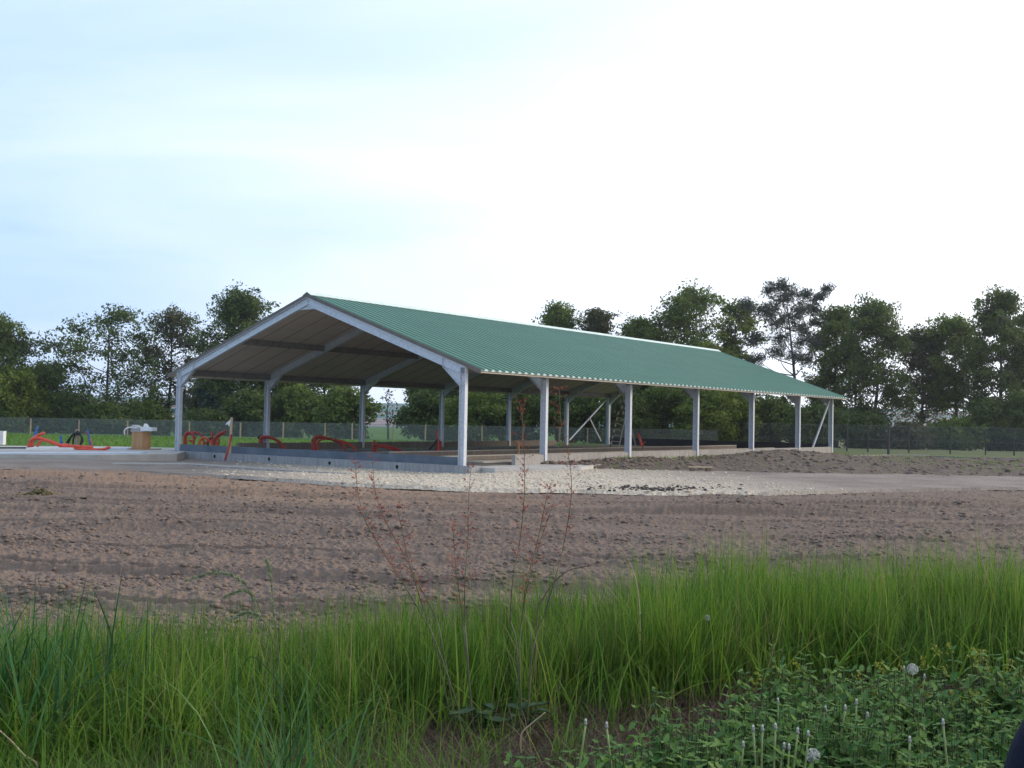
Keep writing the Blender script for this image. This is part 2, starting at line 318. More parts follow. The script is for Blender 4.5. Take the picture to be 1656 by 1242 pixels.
def ledge(X, Y):
    wob = Y + 1.5 * (fbm(X * .13 + 5, Y * .10, 3) - .5) * 2 + .9 * (fbm(X * .02, Y * .35 + 40, 2) - .5) * 2 + .05 * X
    return wob / np.where(Y > 0, 2.1, 2.1)
def soil_h(X, Y):
    far = np.clip((Yb(X) - Y) / 4, .35, 1); h = .07 * (fbm(X * .35, Y * .5, 3) - .5)
    # ploughed ledges running across the view
    ph = ledge(X, Y); fr = ph - np.floor(ph); amp = .135 * far * (.25 + fbm(X * .22 + 31, np.floor(ph + .16) * 3.3, 3) ** 1.5 * 1.6)
    v_ = np.where(fr < .84, 1 - (fr + .07) / .91, np.where(fr < .93, (fr - .84) / .09, 1 - (fr - .93) / .91)); h += amp * v_ * np.clip((Y - 7.5) / 2, 0, 1)
    h -= .13 * far * np.exp(-((fr - .965) / .035) ** 2) * np.clip(fbm(X * .35 + 3, np.floor(ph + .5) * 2.7, 2) * 2.6 - .7, 0, 1) * (Y > 9)
    n = fbm(X * 5.4, Y * 5.4, 4, .8); h += .060 * (.4 + .6 * far) * (n - .5)
    lump = vnoise(X * 6.1 + 3, Y * 6.1); h += .08 * np.clip(lump - .62, 0, 1) * (.4 + 1.6 * fbm(X * .8 + 9, Y * .8, 2) ** 2)
    lump = vnoise(X * 13.1 + 3, Y * 13.1); h += .075 * np.clip(lump - .58, 0, 1)
    lump = vnoise(X * 27.1 + 3, Y * 27.1); h += .04 * np.clip(lump - .55, 0, 1)
    return h - .05 - .06 * (1 - far)
def fan_grid(name, mat, yfn0, yfn1, nr, nc, hf, warmf=None, amax=.60, amin=-.60, pw=1.0):
    a = np.linspace(amin, amax, nc); tt = np.linspace(0, 1, nr)
    A, Tt = np.meshgrid(a, tt); Y0 = yfn0(A); 
    # intersect direction X = A*Y with boundary Y = Yb(X) by iteration
    Y1 = np.full_like(A, 30.)
    for _ in range(12): Y1 = .5 * Y1 + .5 * yfn1(A * Y1)
    inv = (1 / Y0) * (1 - Tt) + (1 / Y1) * Tt; mixd = .75
    Yl = Y0 * (1 - Tt) + Y1 * Tt; Y = mixd * (1 / inv) + (1 - mixd) * Yl; X = A * Y
    Z = GZ + hf(X, Y, Tt); V = np.stack([X, Y, Z], -1).reshape(-1, 3)
    i = np.arange(nr * nc).reshape(nr, nc); Fc = np.stack([i[:-1, :-1], i[:-1, 1:], i[1:, 1:], i[1:, :-1]], -1).reshape(-1, 4)
    at = {'warm': (warmf(X, Y) if warmf is not None else X * 0).ravel()}
    return np_mesh(name, V, Fc, mat, smooth=True, attrs=at)
def field_warm(X, Y):
    d = Yb(X) - Y; u = X / Y * F + 828      # dry orange stubble strip nearest the track, on the left
    k = np.clip((7.5 - d + 2.0 * (fbm(X * .5, Y * .5, 3) - .5)) / 3, 0, 1) * np.clip((X - 1) / -6 + .3, 0, 1)
    return k * .95
o = fan_grid('tilled_field', M['soil'], lambda A: 4.2 + 0 * A, lambda X: Yb(X) + .15, 1000, 1200, lambda X, Y, T_: soil_h(X, Y), field_warm)
tag(o, kind='structure')
def track_h(X, Y, T_):
    return .03 - .13 * np.clip((-X + 1) / 4, 0, 1) * np.clip((Y - 30) / 5, 0, 1) * np.clip((X + 15) / 2, 0, 1) + .05 * (fbm(X * .8, Y * .8, 4, .6) - .5) + .03 * np.clip(vnoise(X * 7, Y * 7) - .6, 0, 1) - .09 * (T_ < .01)
def track_warm(X, Y):
    k = np.clip(1.25 - np.abs((X - 1.0) + .25 * (Y - 27)) / 7.5, 0, 1) * np.clip((43 - Y) / 4, 0, 1)
    k = k * (.65 + 1.0 * fbm(X * .7, Y * .7, 4)); return np.clip(k, 0, 1)
o = fan_grid('gravel_track', M['track'], lambda A: 0 * A + 1, lambda X: Yb(X) * 0 + 57, 2, 2, lambda X, Y, T_: 0 * X)
bpy.data.objects.remove(o)
def track_mesh():
    nc, nr = 620, 170; a = np.linspace(-.62, .62, nc); Y0 = np.full(nc, 28.)
    for _ in range(14): Y0 = .5 * Y0 + .5 * (Yb(a * Y0) - .12)
    tt = np.linspace(0, 1, nr); A, Tt = np.meshgrid(a, tt); Y0 = Y0[None, :] + 0 * A; Y1 = 57.; Y = 1 / ((1 / Y0) * (1 - Tt) + (1 / Y1) * Tt); X = A * Y
    Y = Y + np.where(Tt < .02, .25 * (fbm(X * 2, X * 0, 3) - .5), 0)
    Z = GZ + track_h(X, Y, Tt); i = np.arange(nr * nc).reshape(nr, nc); Fc = np.stack([i[:-1, :-1], i[:-1, 1:], i[1:, 1:], i[1:, :-1]], -1).reshape(-1, 4)
    return np_mesh('gravel_track', np.stack([X, Y, Z], -1).reshape(-1, 3), Fc, M['track'], smooth=True, attrs={'warm': track_warm(X, Y).ravel()})
tag(track_mesh(), kind='structure')
# meadow behind the building site
def sheet(name, poly, z, mat, kind='structure'):
    mb = MB(); mb.add([(x, y, z) for x, y in poly], [tuple(range(len(poly)))]); return tag(mb.build(name, mat), kind=kind)
nx, ny = 260, 60; X, Y = np.meshgrid(np.linspace(-60, 60, nx), np.linspace(49.5, 76, ny)); Y = Y + np.where(X > 12, 6, 0) * np.clip((76 - Y) / 26, 0, 1) * np.clip((X - 12) / 6, 0, 1)
Zm = GZ + .05 + .10 * fbm(X * .5, Y * .5, 4) + np.clip((Y - 50) / 40, 0, 1) * .05; Zm[0, :] = GZ - .05
i = np.arange(nx * ny).reshape(ny, nx); Fc = np.stack([i[:-1, :-1], i[:-1, 1:], i[1:, 1:], i[1:, :-1]], -1).reshape(-1, 4)
tag(np_mesh('meadow', np.stack([X, Y, Zm], -1).reshape(-1, 3), Fc, M['meadow'], smooth=True), kind='structure')
# far hills
nx, ny = 120, 30; X, Y = np.meshgrid(np.linspace(-700, 700, nx), np.linspace(160, 900, ny)); k = np.clip((Y - 200) / 600, 0, 1)
Zh = GZ - .3 + k * (9 + 9 * fbm(X * .004, Y * .004, 3)) 
i = np.arange(nx * ny).reshape(ny, nx); Fc = np.stack([i[:-1, :-1], i[:-1, 1:], i[1:, 1:], i[1:, :-1]], -1).reshape(-1, 4)
tag(np_mesh('hills', np.stack([X, Y, Zh], -1).reshape(-1, 3), Fc, M['hill'], smooth=True), kind='structure')

# lumps (clods, stones)
def ico():
    bm = bmesh.new(); bmesh.ops.create_icosphere(bm, subdivisions=1, radius=1); v = np.array([x.co[:] for x in bm.verts]); f = np.array([[q.index for q in x.verts] for x in bm.faces]); bm.free(); return v, f
IV, IF = ico()
def lumps(name, P, S, mat, label, flat=.65, parent=None, **k):
    n = len(P); V = IV[None] * (1 + .38 * (rng.random((n, len(IV), 1)) - .5)) * S[:, None, None]
    V = V * np.stack([.8 + .7 * rng.random(n), .8 + .7 * rng.random(n), np.full(n, flat)], -1)[:, None, :]
    a = rng.random(n) * 6.28; c, s = np.cos(a)[:, None], np.sin(a)[:, None]
    V = np.stack([V[..., 0] * c - V[..., 1] * s, V[..., 0] * s + V[..., 1] * c, V[..., 2]], -1) + P[:, None, :]
    Fc = (IF[None] + (np.arange(n) * len(IV))[:, None, None]).reshape(-1, 3)
    o = np_mesh(name, V.reshape(-1, 3), Fc, mat, parent=parent)
    if label: tag(o, label, **k)
    return o
n = 130000; A = rng.uniform(-.56, .56, n); Y = 1 / rng.uniform(1 / 34, 1 / 8.5, n); X = A * Y; ok = (Y < Yb(X) - .1)
lf_ = ledge(X, Y); lf_ = lf_ - np.floor(lf_); ok &= rng.random(n) < np.clip((fbm(X * .9, Y * 1.3, 3) - .42) * 4, .03, 1) * (.45 + 1.3 * np.exp(-((lf_ - .80) / .06) ** 2) + 1.2 * np.exp(-((lf_ - .95) / .04) ** 2)); X, Y = X[ok], Y[ok]
S = .006 + .034 * rng.random(len(X)) ** 4; S = S * (1 + .25 * (Y > 16)); P = np.stack([X, Y, GZ + soil_h(X, Y) + S * .15], -1)
lumps('soil_clods', P, S, M['clod'], 'loose brown clods scattered over the tilled field', cat='clods', kind='stuff')
n = 16000; X = rng.uniform(-12, 12, n); Y = rng.uniform(24, 42, n); ok = (Y > Yb(X) - .1) & (rng.random(n) < track_warm(X, Y)); X, Y = X[ok], Y[ok]; S = .012 + .042 * rng.random(len(X)) ** 3
lumps('track_stones', np.stack([X, Y, GZ + track_h(X, Y, .5) + S * .1], -1), S, M['stone'], 'cream crushed stones lying on the track before the barn', cat='stones', kind='stuff')

# earth bank along the right of the building
TH = R(36.539); AX = Vector((math.sin(TH), math.cos(TH), 0)); BX = Vector((-math.cos(TH), math.sin(TH), 0)); B0 = Vector((-1.444, 35.554, 0))
def L2W(a, b, z=0): return B0 + AX * a + BX * b + Vector((0, 0, z))
def bank_top(X): return np.minimum(np.where(X < 18.6, B0.y + (X - B0.x) / math.tan(TH) - .06, 60), 57.5)
def bank_h(X, Y, T_):
    a = (X - B0.x) * AX.x + (Y - B0.y) * AX.y
    e = np.clip(T_ / .12, 0, 1) ** .7
    h = .05 + .10 * fbm(X * .35 + 3, Y * .35, 3) + .36 * np.exp(-((X - 12.3) / 2.9) ** 2 - ((T_ - .72) / .2) ** 2) + .12 * np.exp(-((X - 4.5) / 2.2) ** 2 - ((T_ - .6) / .3) ** 2) + .07 * np.exp(-((T_ - .80) / .16) ** 2)
    h = h + .17 * (fbm(X * 2.0, Y * 2.0, 5, .62) - .47) + .10 * np.clip(vnoise(X * 4, Y * 4) - .55, 0, 1)
    return h * e - .03 * (1 - e)
def bank_near(X): return 38.2 + 1.2 * (fbm(X * .3 + 7, X * 0, 3) - .5) + .9 * np.clip((4 - X) / 3, 0, 1)
def bank():
    na, nb = 640, 110; x = np.linspace(.6, 36, na); tt = np.linspace(0, 1, nb); X, Tt = np.meshgrid(x, tt); Y0 = bank_near(X); Y1 = np.maximum(bank_top(X), Y0 + .05); Y = Y0 + (Y1 - Y0) * Tt
    Z = GZ + .02 + bank_h(X, Y, Tt)
    i = np.arange(na * nb).reshape(nb, na); Fc = np.stack([i[:-1, :-1], i[:-1, 1:], i[1:, 1:], i[1:, :-1]], -1).reshape(-1, 4)
    return np_mesh('earth_bank', np.stack([X, Y, Z], -1).reshape(-1, 3), Fc, M['mound'], smooth=True)
tag(bank(), kind='structure')
n = 5200; Xw = rng.uniform(1.2, 30, n); Tw = rng.random(n) ** .9; y0 = bank_near(Xw); Yw = y0 + (np.maximum(bank_top(Xw), y0 + .05) - y0) * Tw * .97
S = .012 + .10 * rng.random(n) ** 5; lumps('bank_clods', np.stack([Xw, Yw, GZ + .02 + bank_h(Xw, Yw, Tw) + S * .2], -1), S, M['clod'], 'dark lumps of dug earth along the bank beside the barn', cat='clods', kind='stuff')
n = 420; u = rng.normal(1050, 55, n); pts = [onz(x, 793.5 + rnd.gauss(0, 1.8) - 3 * abs(x - 1060) / 100) for x in u]
lumps('edge_rubble', np.array([[p.x, p.y, GZ + .045] for p in pts]), .008 + .045 * rng.random(n) ** 3, M['bark'], 'dark rubble lying where the gravel track meets the field', cat='rubble', kind='stuff')

# ------------------------------------------------------------------ the barn
W, E1, E2, HE, HR, OV = 15.232, 4.656, 4.943, 3.322, 6.003, .636
cs = [0, E1, E1 + 6, E1 + 12, E1 + 18, E1 + 24, E1 + 24 + E2]; LEN = cs[-1]; SL = (HR - HE) / (W / 2); G1, G2 = .12, .62
barn = empty('open_barn', B0, math.atan2(AX.y, AX.x), label='long open sided barn with green ribbed roof on galvanised steel columns', cat='barn')
def zr(b):  # roof reference line
    return HE + SL * (W / 2 - abs(b - W / 2))
def ibeam(mb, p0, p1, up, depth, wid, tf=.014, tw=.010):
    """I section between p0,p1 whose OUTER flange face runs on the p0-p1 line, body hangs along -up; width along local x"""
    p0, p1, up = Vector(p0), Vector(p1), Vector(up); d = (p1 - p0).normalized(); up = (up - d * up.dot(d)).normalized(); a = Vector((1, 0, 0))
    mb.obox(p0 - up * tf / 2, p1 - up * tf / 2, a, wid, tf); mb.obox(p0 - up * (depth - tf / 2), p1 - up * (depth - tf / 2), a, wid, tf)
    mb.obox(p0 - up * depth / 2, p1 - up * depth / 2, a, tw, depth - 2 * tf)
CW, CD, RD = .15, .24, .28
for ci in cs:
    a = ci - CW / 2 if ci < LEN else ci - CW / 2
    for side in (0, 1):
        bo = 0 if side == 0 else W; sgn = 1 if side == 0 else -1
        kz = 2.62
        mb = MB(); ibeam(mb, (a, bo, -.02), (a, bo, zr(bo) - .12), (0, -sgn, 0), CD, CW)
        mb.box(a - CW / 2 - .02, a + CW / 2 + .02, min(bo + sgn * .0, bo + sgn * (CD + .03)), max(bo + sgn * .0, bo + sgn * (CD + .03)), -.035, -.021)
        c = mb.build('column', M['steel'], barn)
        # haunch: web plate widening to the rafter with its own sloping flange
        bi = bo + sgn * CD; be = bo + sgn * 1.0
        mb = MB(); mb.prism([(a - .006, bi + sgn * .002, kz), (a - .006, be, zr(be) - .12 - RD - .02), (a - .006, bi + sgn * .002, zr(bi) - .14 - .02)], (.012, 0, 0))
        mb.obox((a, bi + sgn * .012, kz - .01), (a, be + sgn * .0, zr(be) - .12 - RD - .025), (1, 0, 0), CW, .012)
        mb.box(a - CW / 2, a + CW / 2, min(bo + sgn * .016, bi - sgn * .016), max(bo + sgn * .016, bi - sgn * .016), kz - .012, kz)
        # fillet web over the column head
        h = mb.build('haunch', M['steel'], c)
        mb = MB(); ibeam(mb, (a, bo + sgn * .02, zr(bo + sgn * .02) - .10), (a, W / 2 - sgn * .008, HR - .10 - .008 * SL), (0, -sgn * SL, 1), RD, CW)
        mb.obox((a - CW * 0, be + sgn * .02, zr(be) - .13), (a, be + sgn * .02, zr(be) - .10 - RD), (1, 0, 0), CW - .01, .014)
        r = mb.build('rafter', M['steel'], barn)
    mb = MB(); mb.prism([(a - .012, W / 2 - .55, HR - .55 * SL - .10 - RD + .02), (a - .012, W / 2 - .42, HR - .10 - RD - .17), (a - .012, W / 2 + .42, HR - .10 - RD - .17), (a - .012, W / 2 + .55, HR - .55 * SL - .10 - RD + .02), (a - .012, W / 2, HR - .10 - RD + .1)], (.024, 0, 0))
    mb.obox((a, W / 2 - .44, HR - .10 - RD - .172), (a, W / 2 + .44, HR - .10 - RD - .172), (1, 0, 0), CW, .012)
    mb.build('apex_plate', M['steel'], barn)
# purlins
for b in (.25, W * .24, W / 2 - .18, W / 2 + .18, W * .76, W - .25):
    mb = MB(); z = zr(b) - .101; mb.box(-G1 + .05, LEN + G2 - .05, b - .035, b + .035, z - .24, z); mb.build('purlin', M['steel_dull'], barn)
# roof sheets: trapezoid ribs running down the slope
def roof_side(side):
    pitch = .37; a0 = -G1; n = int((LEN + G1 + G2) / pitch); prof = []
    for k in range(n + 1):
        a = a0 + k * pitch
        prof += [(a, 0), (a + .17, 0), (a + .22, .045), (a + .32, .045)]
    prof = [p for p in prof if p[0] <= LEN + G2 + .01]; k = len(prof)
    nst = 10; bs = np.linspace(-OV, W / 2, nst + 1); V = []; Fs = []; mi = []
    for b in bs:
        bb = b if side == 0 else W - b
        for (a, h) in prof: V.append((a, bb, zr(bb) + h + .0))
        for (a, h) in prof: V.append((a, bb, zr(bb) - .02))
    for s in range(nst):
        o0, o1 = s * 2 * k, (s + 1) * 2 * k
        for j in range(k - 1): Fs.append((o0 + j, o0 + j + 1, o1 + j + 1, o1 + j)); mi.append(0)
        for j in (0, k - 1): Fs.append((o0 + j, o1 + j, o1 + k + j, o0 + k + j)); mi.append(1)
    for j in range(k - 1):
        Fs.append((j, j + 1, k + j + 1, k + j)); mi.append(0 if j % 4 == 0 else 1)
    return V, Fs, mi
for side in (0, 1):
    V, Fs, mi = roof_side(side)
    me = bpy.data.meshes.new('roof_panel'); me.from_pydata(V, [], Fs); me.update(); me.polygons.foreach_set('material_index', mi)
    o = link_mesh('roof_panel', me, [M['roof'], M['roof_cut']], barn)
    mb = MB(); q = []
    for b in (-OV + .05, W / 2):
        bb = b if side == 0 else W - b
        q += [(bb, zr(bb) - .022), (bb, zr(bb) - .096)]
    mb.prism([(-G1, q[0][0], q[0][1]), (-G1, q[2][0], q[2][1]), (-G1, q[3][0], q[3][1]), (-G1, q[1][0], q[1][1])], (LEN + G1 + G2, 0, 0))
    lo = mb.build('roof_lining', M['lining'], o)
    mb = MB()
    for j in range(1, int(LEN / 1.05)):
        a = j * 1.05; b0, b1 = (-OV + .02, W / 2 - .05) if side == 0 else (W + OV - .02, W / 2 + .05)
        mb.obox((a, b0, zr(b0) - .100), (a, b1, zr(b1) - .100), (1, 0, 0), .030, .006)
    mb.build('panel_joint', M['seam'], lo)
    # dark verge trim along both gable edges
    for a in (-G1 - .012, LEN + G2 + .012):
        mb = MB(); bb0, bb1 = (-OV, W / 2) if side == 0 else (W + OV, W / 2)
        mb.prism([(a - .01, bb0, zr(bb0) + .035), (a - .01, bb1, zr(bb1) + .035), (a - .01, bb1, zr(bb1) - .12), (a - .01, bb0, zr(bb0) - .11)], (.02, 0, 0))
        mb.build('verge_trim', M['seam'], barn)
mb = MB(); wcap = .22
mb.prism([(-G1 - .03, W / 2 - wcap, HR - wcap * SL + .043), (-G1 - .03, W / 2, HR + .085), (-G1 - .03, W / 2 + wcap, HR - wcap * SL + .043), (-G1 - .03, W / 2 + wcap, HR - wcap * SL + .055), (-G1 - .03, W / 2, HR + .10), (-G1 - .03, W / 2 - wcap, HR - wcap * SL + .055)], (LEN + G1 + G2 + .06, 0, 0))
mb.build('ridge_cap', M['ridge'], barn)
# low walls
HW = .283
mb = MB(); mb.box(2.75, LEN - .02, .03, .20, GZ - .1, HW)
rw = mb.build('low_wall', M['conc'], barn)
M['conc_brown_shaded'] = concrete('brown_shaded_concrete', (.17, .135, .11), (.25, .205, .17)); mb = MB(); mb.box(3.0, cs[6] - 6.2, W - .20, W - .03, GZ - .1, HW); mb.build('low_wall', M['conc_brown_shaded'], barn)  # brownish back wall, its shade put into a darker concrete colour
# plinth and dark panel at the near gable
mb = MB(); mb.prism([(-.26, -.35, -.012), (.35, -.35, -.012), (.35, W + .3, -.012), (-.26, W + .3, -.012)], (0, 0, -.5)); pl = mb.build('plinth', M['conc_grey'], barn)
for px_, py_ in ((347, 738), (435, 742.5), (533, 749), (642, 755)):
    # on plinth face a=-.26
    d = ray(px_, py_); n_ = AX; tt_ = ((L2W(-.262, 0) - Vector((0, 0, CAMZ))).dot(n_)) / d.dot(n_); p = Vector((0, 0, CAMZ)) + d * tt_; q = p - B0
    a_, b_ = q.dot(AX), q.dot(BX); mb = MB(); mb.tube([(-.268, b_, p.z), (-.255, b_, p.z)], .065, 10); mb.build('drain_hole', M['hole'], pl)
mb = MB(); mb.box(-.09, -.01, .30, W - .3, -.011, .262); mb.build('end_panel', M['slate'], barn)
mb = MB(); mb.box(LEN - .12, LEN - .04, .22, W - .3, -.1, .45); mb.build('end_panel', M['blackpanel'], barn)
# thin concrete apron strip outside the plinth
# braces
def bar(name, p0, p1, r=.035, mat='steel'):
    mb = MB(); mb.obox(p0, p1, (0, 0, 1), r * 2, r * 2); return mb.build(name, M[mat], barn)
bar('brace', (LEN - 2.9, .11, HW - .05), (LEN - .25, .11, 3.05), .04)
bar('brace', (cs[5] + .3, W - .12, HW), (LEN - .2, W - .12, 3.0), .032)
bar('brace', (cs[5] + 2.3, W - .30, 1.7), (LEN - 1.2, W - .30, .2), .028)
for k in (2, 3, 4, 5): bar('knee_brace', (cs[k] - .09, W - CD, 2.75), (cs[k] - .09, W - 1.25, zr(W - 1.25) - .45), .035, 'steel')

# floor slab (setting) and kerbs of the pits inside
def slab(name, poly, z0, z1, mat):
    mb = MB(); mb.prism([(p[0], p[1], z1) for p in poly], (0, 0, z0 - z1)); return tag(mb.build(name, mat), kind='structure')
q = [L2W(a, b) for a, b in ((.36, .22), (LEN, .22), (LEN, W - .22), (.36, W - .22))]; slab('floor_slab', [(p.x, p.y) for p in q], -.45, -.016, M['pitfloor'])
q = [L2W(a, b) for a, b in ((.37, -.36), (.37, .215), (2.74, .215), (2.74, .02), (6.5, .02), (7.2, -1.0), (3.5, -2.2), (.37, -.9))]; slab('entrance_apron', [(p.x, p.y) for p in q], -.5, -.06, M['conc_pale'])
for b, h, wd in ((1.0, .03, .9), (2.9, .16, .22), (5.3, .24, .22), (9.4, .05, .25)):
    mb = MB(); mb.box(2.2, LEN - 1.5, b + .01, b + wd - .01, -.015, h - .035, 1); mb.box(2.2, LEN - 1.5, b, b + wd, h - .035, h); mb.box(2.2, LEN - 1.5, b + wd + .002, b + wd + 1.1, -.014, .005, 1)
    mb.build('pit_kerb', [M['kerb'], M['conc_brown_shaded']], barn)
# pad at the left of the barn
poly = [onz(x, y, -.02) for x, y in ((-120, 733), (60, 735), (160, 736), (286, 734), (300, 730), (292, 724.5), (190, 722), (-120, 720))]
M['conc_pad'] = concrete('pad_concrete', (.36, .33, .295), (.48, .445, .40), False)
pad = slab('concrete_pad', [(p.x, p.y) for p in poly], -.5, -.02, M['conc_pad'])
poly = [onz(x, y, GZ) for x, y in ((180, 746), (297, 746), (420, 753), (560, 762), (560, 763), (420, 755.5), (297, 748), (180, 747.5))]
slab('concrete_strip', [(p.x, p.y) for p in poly], GZ - .2, GZ - .05, M['conc'])

# ------------------------------------------------------------------ clutter on the site
def P3(px, py, Y): return atY(px, py, Y)
def hose_bundle(label, Y, paths, mats, rad=.035, group='red conduit bundles rising from the barn floor', name='conduit_bundle', part='conduit', cat='pipes'):
    base = paths[0][0]; b0 = P3(base[0], base[1], Y); b0.z = -.016; e = empty(name, b0, label=label, cat=cat, group=group)
    for k, path in enumerate(paths):
        mt = mats[k % len(mats)]; off = (k % 3) * .05
        pts = [P3(x, y, Y + off + (q[0] if q else 0)) - b0 for x, y, *q in path]
        mb = MB(); mb.tube(spline(pts, 5), rad, 6); mb.build(part, M[mt], e, smooth=True)
    return e
hose_bundle('tangled low loops of red conduit beside the near left column', 46.5, [[(298, 722), (298, 708), (302, 700), (309, 700), (313, 707), (313, 722)], [(301, 722), (301, 706), (306, 702), (316, 699), (325, 704), (329, 713), (331, 722)], [(305, 712), (312, 713), (317, 706)], [(322, 722), (324, 712), (331, 708), (340, 714), (343, 722)], [(326, 721), (334, 715), (345, 713), (352, 718)], [(336, 722), (337, 711), (345, 708)], [(344, 722), (346, 711), (354, 702), (366, 697)], [(346, 722), (349, 712), (356, 704), (364, 700)], [(343, 722), (343, 704), (343, 697)], [(352, 722), (354, 713), (352, 709)]], ['red', 'red', 'red', 'brightred', 'red', 'black', 'red'], .05)
hose_bundle('red conduit arching over the dark panel by the second left column', 48, [[(421, 727), (420, 713), (423, 707), (432, 706), (445, 710), (455, 717), (462, 727)], [(424, 727), (424, 712), (428, 708), (440, 709), (452, 716), (459, 727)], [(422, 712), (418, 707), (423, 704)]], ['red', 'red', 'black'], .055)
hose_bundle('longest arch of dark red conduit near the middle of the gable', 48, [[(505, 729), (505, 713), (511, 706), (525, 707), (545, 713), (556, 720), (557, 729)], [(510, 729), (509, 714), (516, 708), (532, 709), (550, 717), (558, 724)], [(513, 729), (514, 716), (522, 710), (540, 711), (560, 716), (573, 725), (574, 733)], [(508, 729), (507, 716), (513, 711)]], ['red', 'red', 'brightred', 'red'], .055)
hose_bundle('low dark red conduit bundle lying over the panel right of centre', 46.5, [[(603, 733), (604, 720), (612, 720), (630, 722), (645, 727), (655, 733)], [(606, 733), (607, 722), (620, 723), (638, 725), (651, 733)], [(603, 733), (605, 712)], [(609, 733), (611, 723), (628, 725), (645, 731)]], ['red', 'red', 'red', 'red'], .05)
hose_bundle('upright red conduit and black cable beside the near right column', 47, [[(709, 735), (709, 722), (708, 708), (706, 695)], [(712, 735), (713, 720), (708, 712)], [(706, 735), (706, 720), (711, 712)], [(692, 734), (696, 725), (703, 717), (708, 710)]], ['brightred', 'red', 'red', 'black'], .045)
hose_bundle('short red conduit leaning on a stub near the ladder', 55, [[(1037, 722), (1035, 714), (1031, 700)], [(1039, 722), (1037, 714), (1033, 702)], [(1036, 722), (1040, 717), (1044, 714)], [(1039, 731), (1040, 722), (1041, 720)]], ['brightred', 'brightred', 'red', 'ply'], .045)
hose_bundle('curved tan conduit stub just behind the low side wall', 44, [[(838, 742), (838, 722), (837, 716), (833, 713)]], ['ply'], .055, group='tan conduit stub')
# left pad
hose_bundle('thick bright red conduit bundle sprawled over the left pad', 43.5, [[(48, 723), (50, 712), (60, 708), (80, 713), (100, 720), (130, 722)], [(52, 723), (54, 711), (66, 710), (85, 716), (105, 722), (150, 724)], [(46, 723), (49, 714), (58, 706), (72, 700)], [(60, 722), (70, 711), (92, 718), (110, 723), (142, 727), (165, 727), (178, 723)], [(96, 725), (104, 719), (120, 722), (148, 723)]], ['brightred'], .06, group='conduit on the left pad')
for x, y0, x2, y2, lb in ((49, 722, 61, 690, 'leaning blue pipe behind the bright red bundle'), (98, 722, 99, 703, 'short blue pipe standing left of the black hoses'), (147, 722, 141, 694, 'tall blue pipe with red tip right of the black hoses')):
    hose_bundle(lb, 45, [[(x, y0), ((x + x2) / 2, (y0 + y2) / 2), (x2, y2)], [(x + 2, y0), ((x + x2) / 2 + 2, (y0 + y2) / 2 + 3), (x2 - 2, y2 + 4)]], ['blue', 'brightred' if x == 147 else 'blue'], .04, group='blue pipes on the left pad', name='blue_pipes', part='pipe')
hose_bundle('coiled black hoses hung on a brown stub on the left pad', 44.5, [[(104, 722), (112, 709), (120, 701), (128, 700)], [(108, 722), (116, 706), (126, 698), (131, 704)], [(118, 725), (119, 708), (126, 700), (132, 708), (128, 722), (121, 724)], [(122, 702), (130, 704), (134, 712), (130, 720)]], ['black'], .035, group='black hoses on the left pad', name='hose_coil', part='hose')
mb = MB(); b0 = P3(124, 724, 44.7); b0.z = -.02; mb.tube([(0, 0, 0), (.01, 0, .8)], .09, 8); tag(mb.build('timber_stub', M['post']), 'weathered round stub holding the black hoses upright', 'stub').location = b0
# sheets lying on the pad
def flatbox(name, px0, px1, py, depth, h, mat, label, cat, z=-.02, skew=0):
    a = onz(px0, py, z); b = onz(px1, py + skew, z); mb = MB(); d = Vector((0, depth, 0)); mb.prism([a, b, b + d, a + d], (0, 0, h)); c = (a + b) / 2
    o = mb.build(name, mat); o.data.transform(Matrix.Translation(-c)); o.location = c; return tag(o, label, cat)
flatbox('steel_sheet', -60, 228, 734.5, .8, .04, M['sheet'], 'long pale blue sheet lying along the front of the pad', 'sheet', skew=-1.0)
flatbox('board', 42, 158, 727.5, 1.0, .09, M['white'], 'white board under the bright red conduit', 'board')
flatbox('board', 150, 205, 727.5, 1.0, .07, M['sheet'], 'small pale grey board left of the plywood box', 'board')
flatbox('board', -60, 40, 725.5, .6, .05, M['darkpost'], 'dark plank lying at the far left of the pad', 'board')
flatbox('board', 240, 256, 727.5, .4, .05, M['post'], 'short brown plank at the foot of the plywood box', 'board')
# plywood box with junk
b0 = onz(228, 727, -.02); e = empty('plywood_box', b0, -.35, label='upright orange plywood box standing on the left pad', cat='box')
mb = MB(); mb.box(-.27, .27, -.27, .27, 0, .74); mb.build('box_body', M['ply'], e)
mb = MB(); mb.box(-.31, .31, -.31, .31, .742, .78); mb.build('box_lid', M['tarp'], e)
def on_box(name, label, cat, build, mat):
    mb = MB(); build(mb); o = mb.build(name, M[mat]); o.location = b0 + Vector((0, 0, .782)); o.rotation_euler.z = -.35; return tag(o, label, cat)
on_box('concrete_block', 'grey brown block resting on the left of the plywood box', 'block', lambda m_: m_.prism([(-.40, -.2, 0), (.05, -.2, 0), (.05, -.2, .12), (-.34, -.2, .24)], (0, .4, 0)), 'tarp')
on_box('white_block', 'white block overhanging the right edge of the plywood box', 'block', lambda m_: (m_.box(.06, .62, -.16, .2, .0, .15), m_.prism([(.15, -.1, .152), (.33, -.1, .152), (.2, -.1, .30)], (0, .2, 0))), 'white')
hb = P3(222, 694, b0.y - .35); mb = MB(); mb.tube(spline([P3(x, y, b0.y - .36) - hb for x, y in ((222, 692), (212, 691), (204, 693), (201, 698), (202, 703))], 5), .03, 6)
o = mb.build('drain_pipe', M['white'], smooth=True); o.location = hb; tag(o, 'bent white pipe drooping off the plywood box', 'pipe')
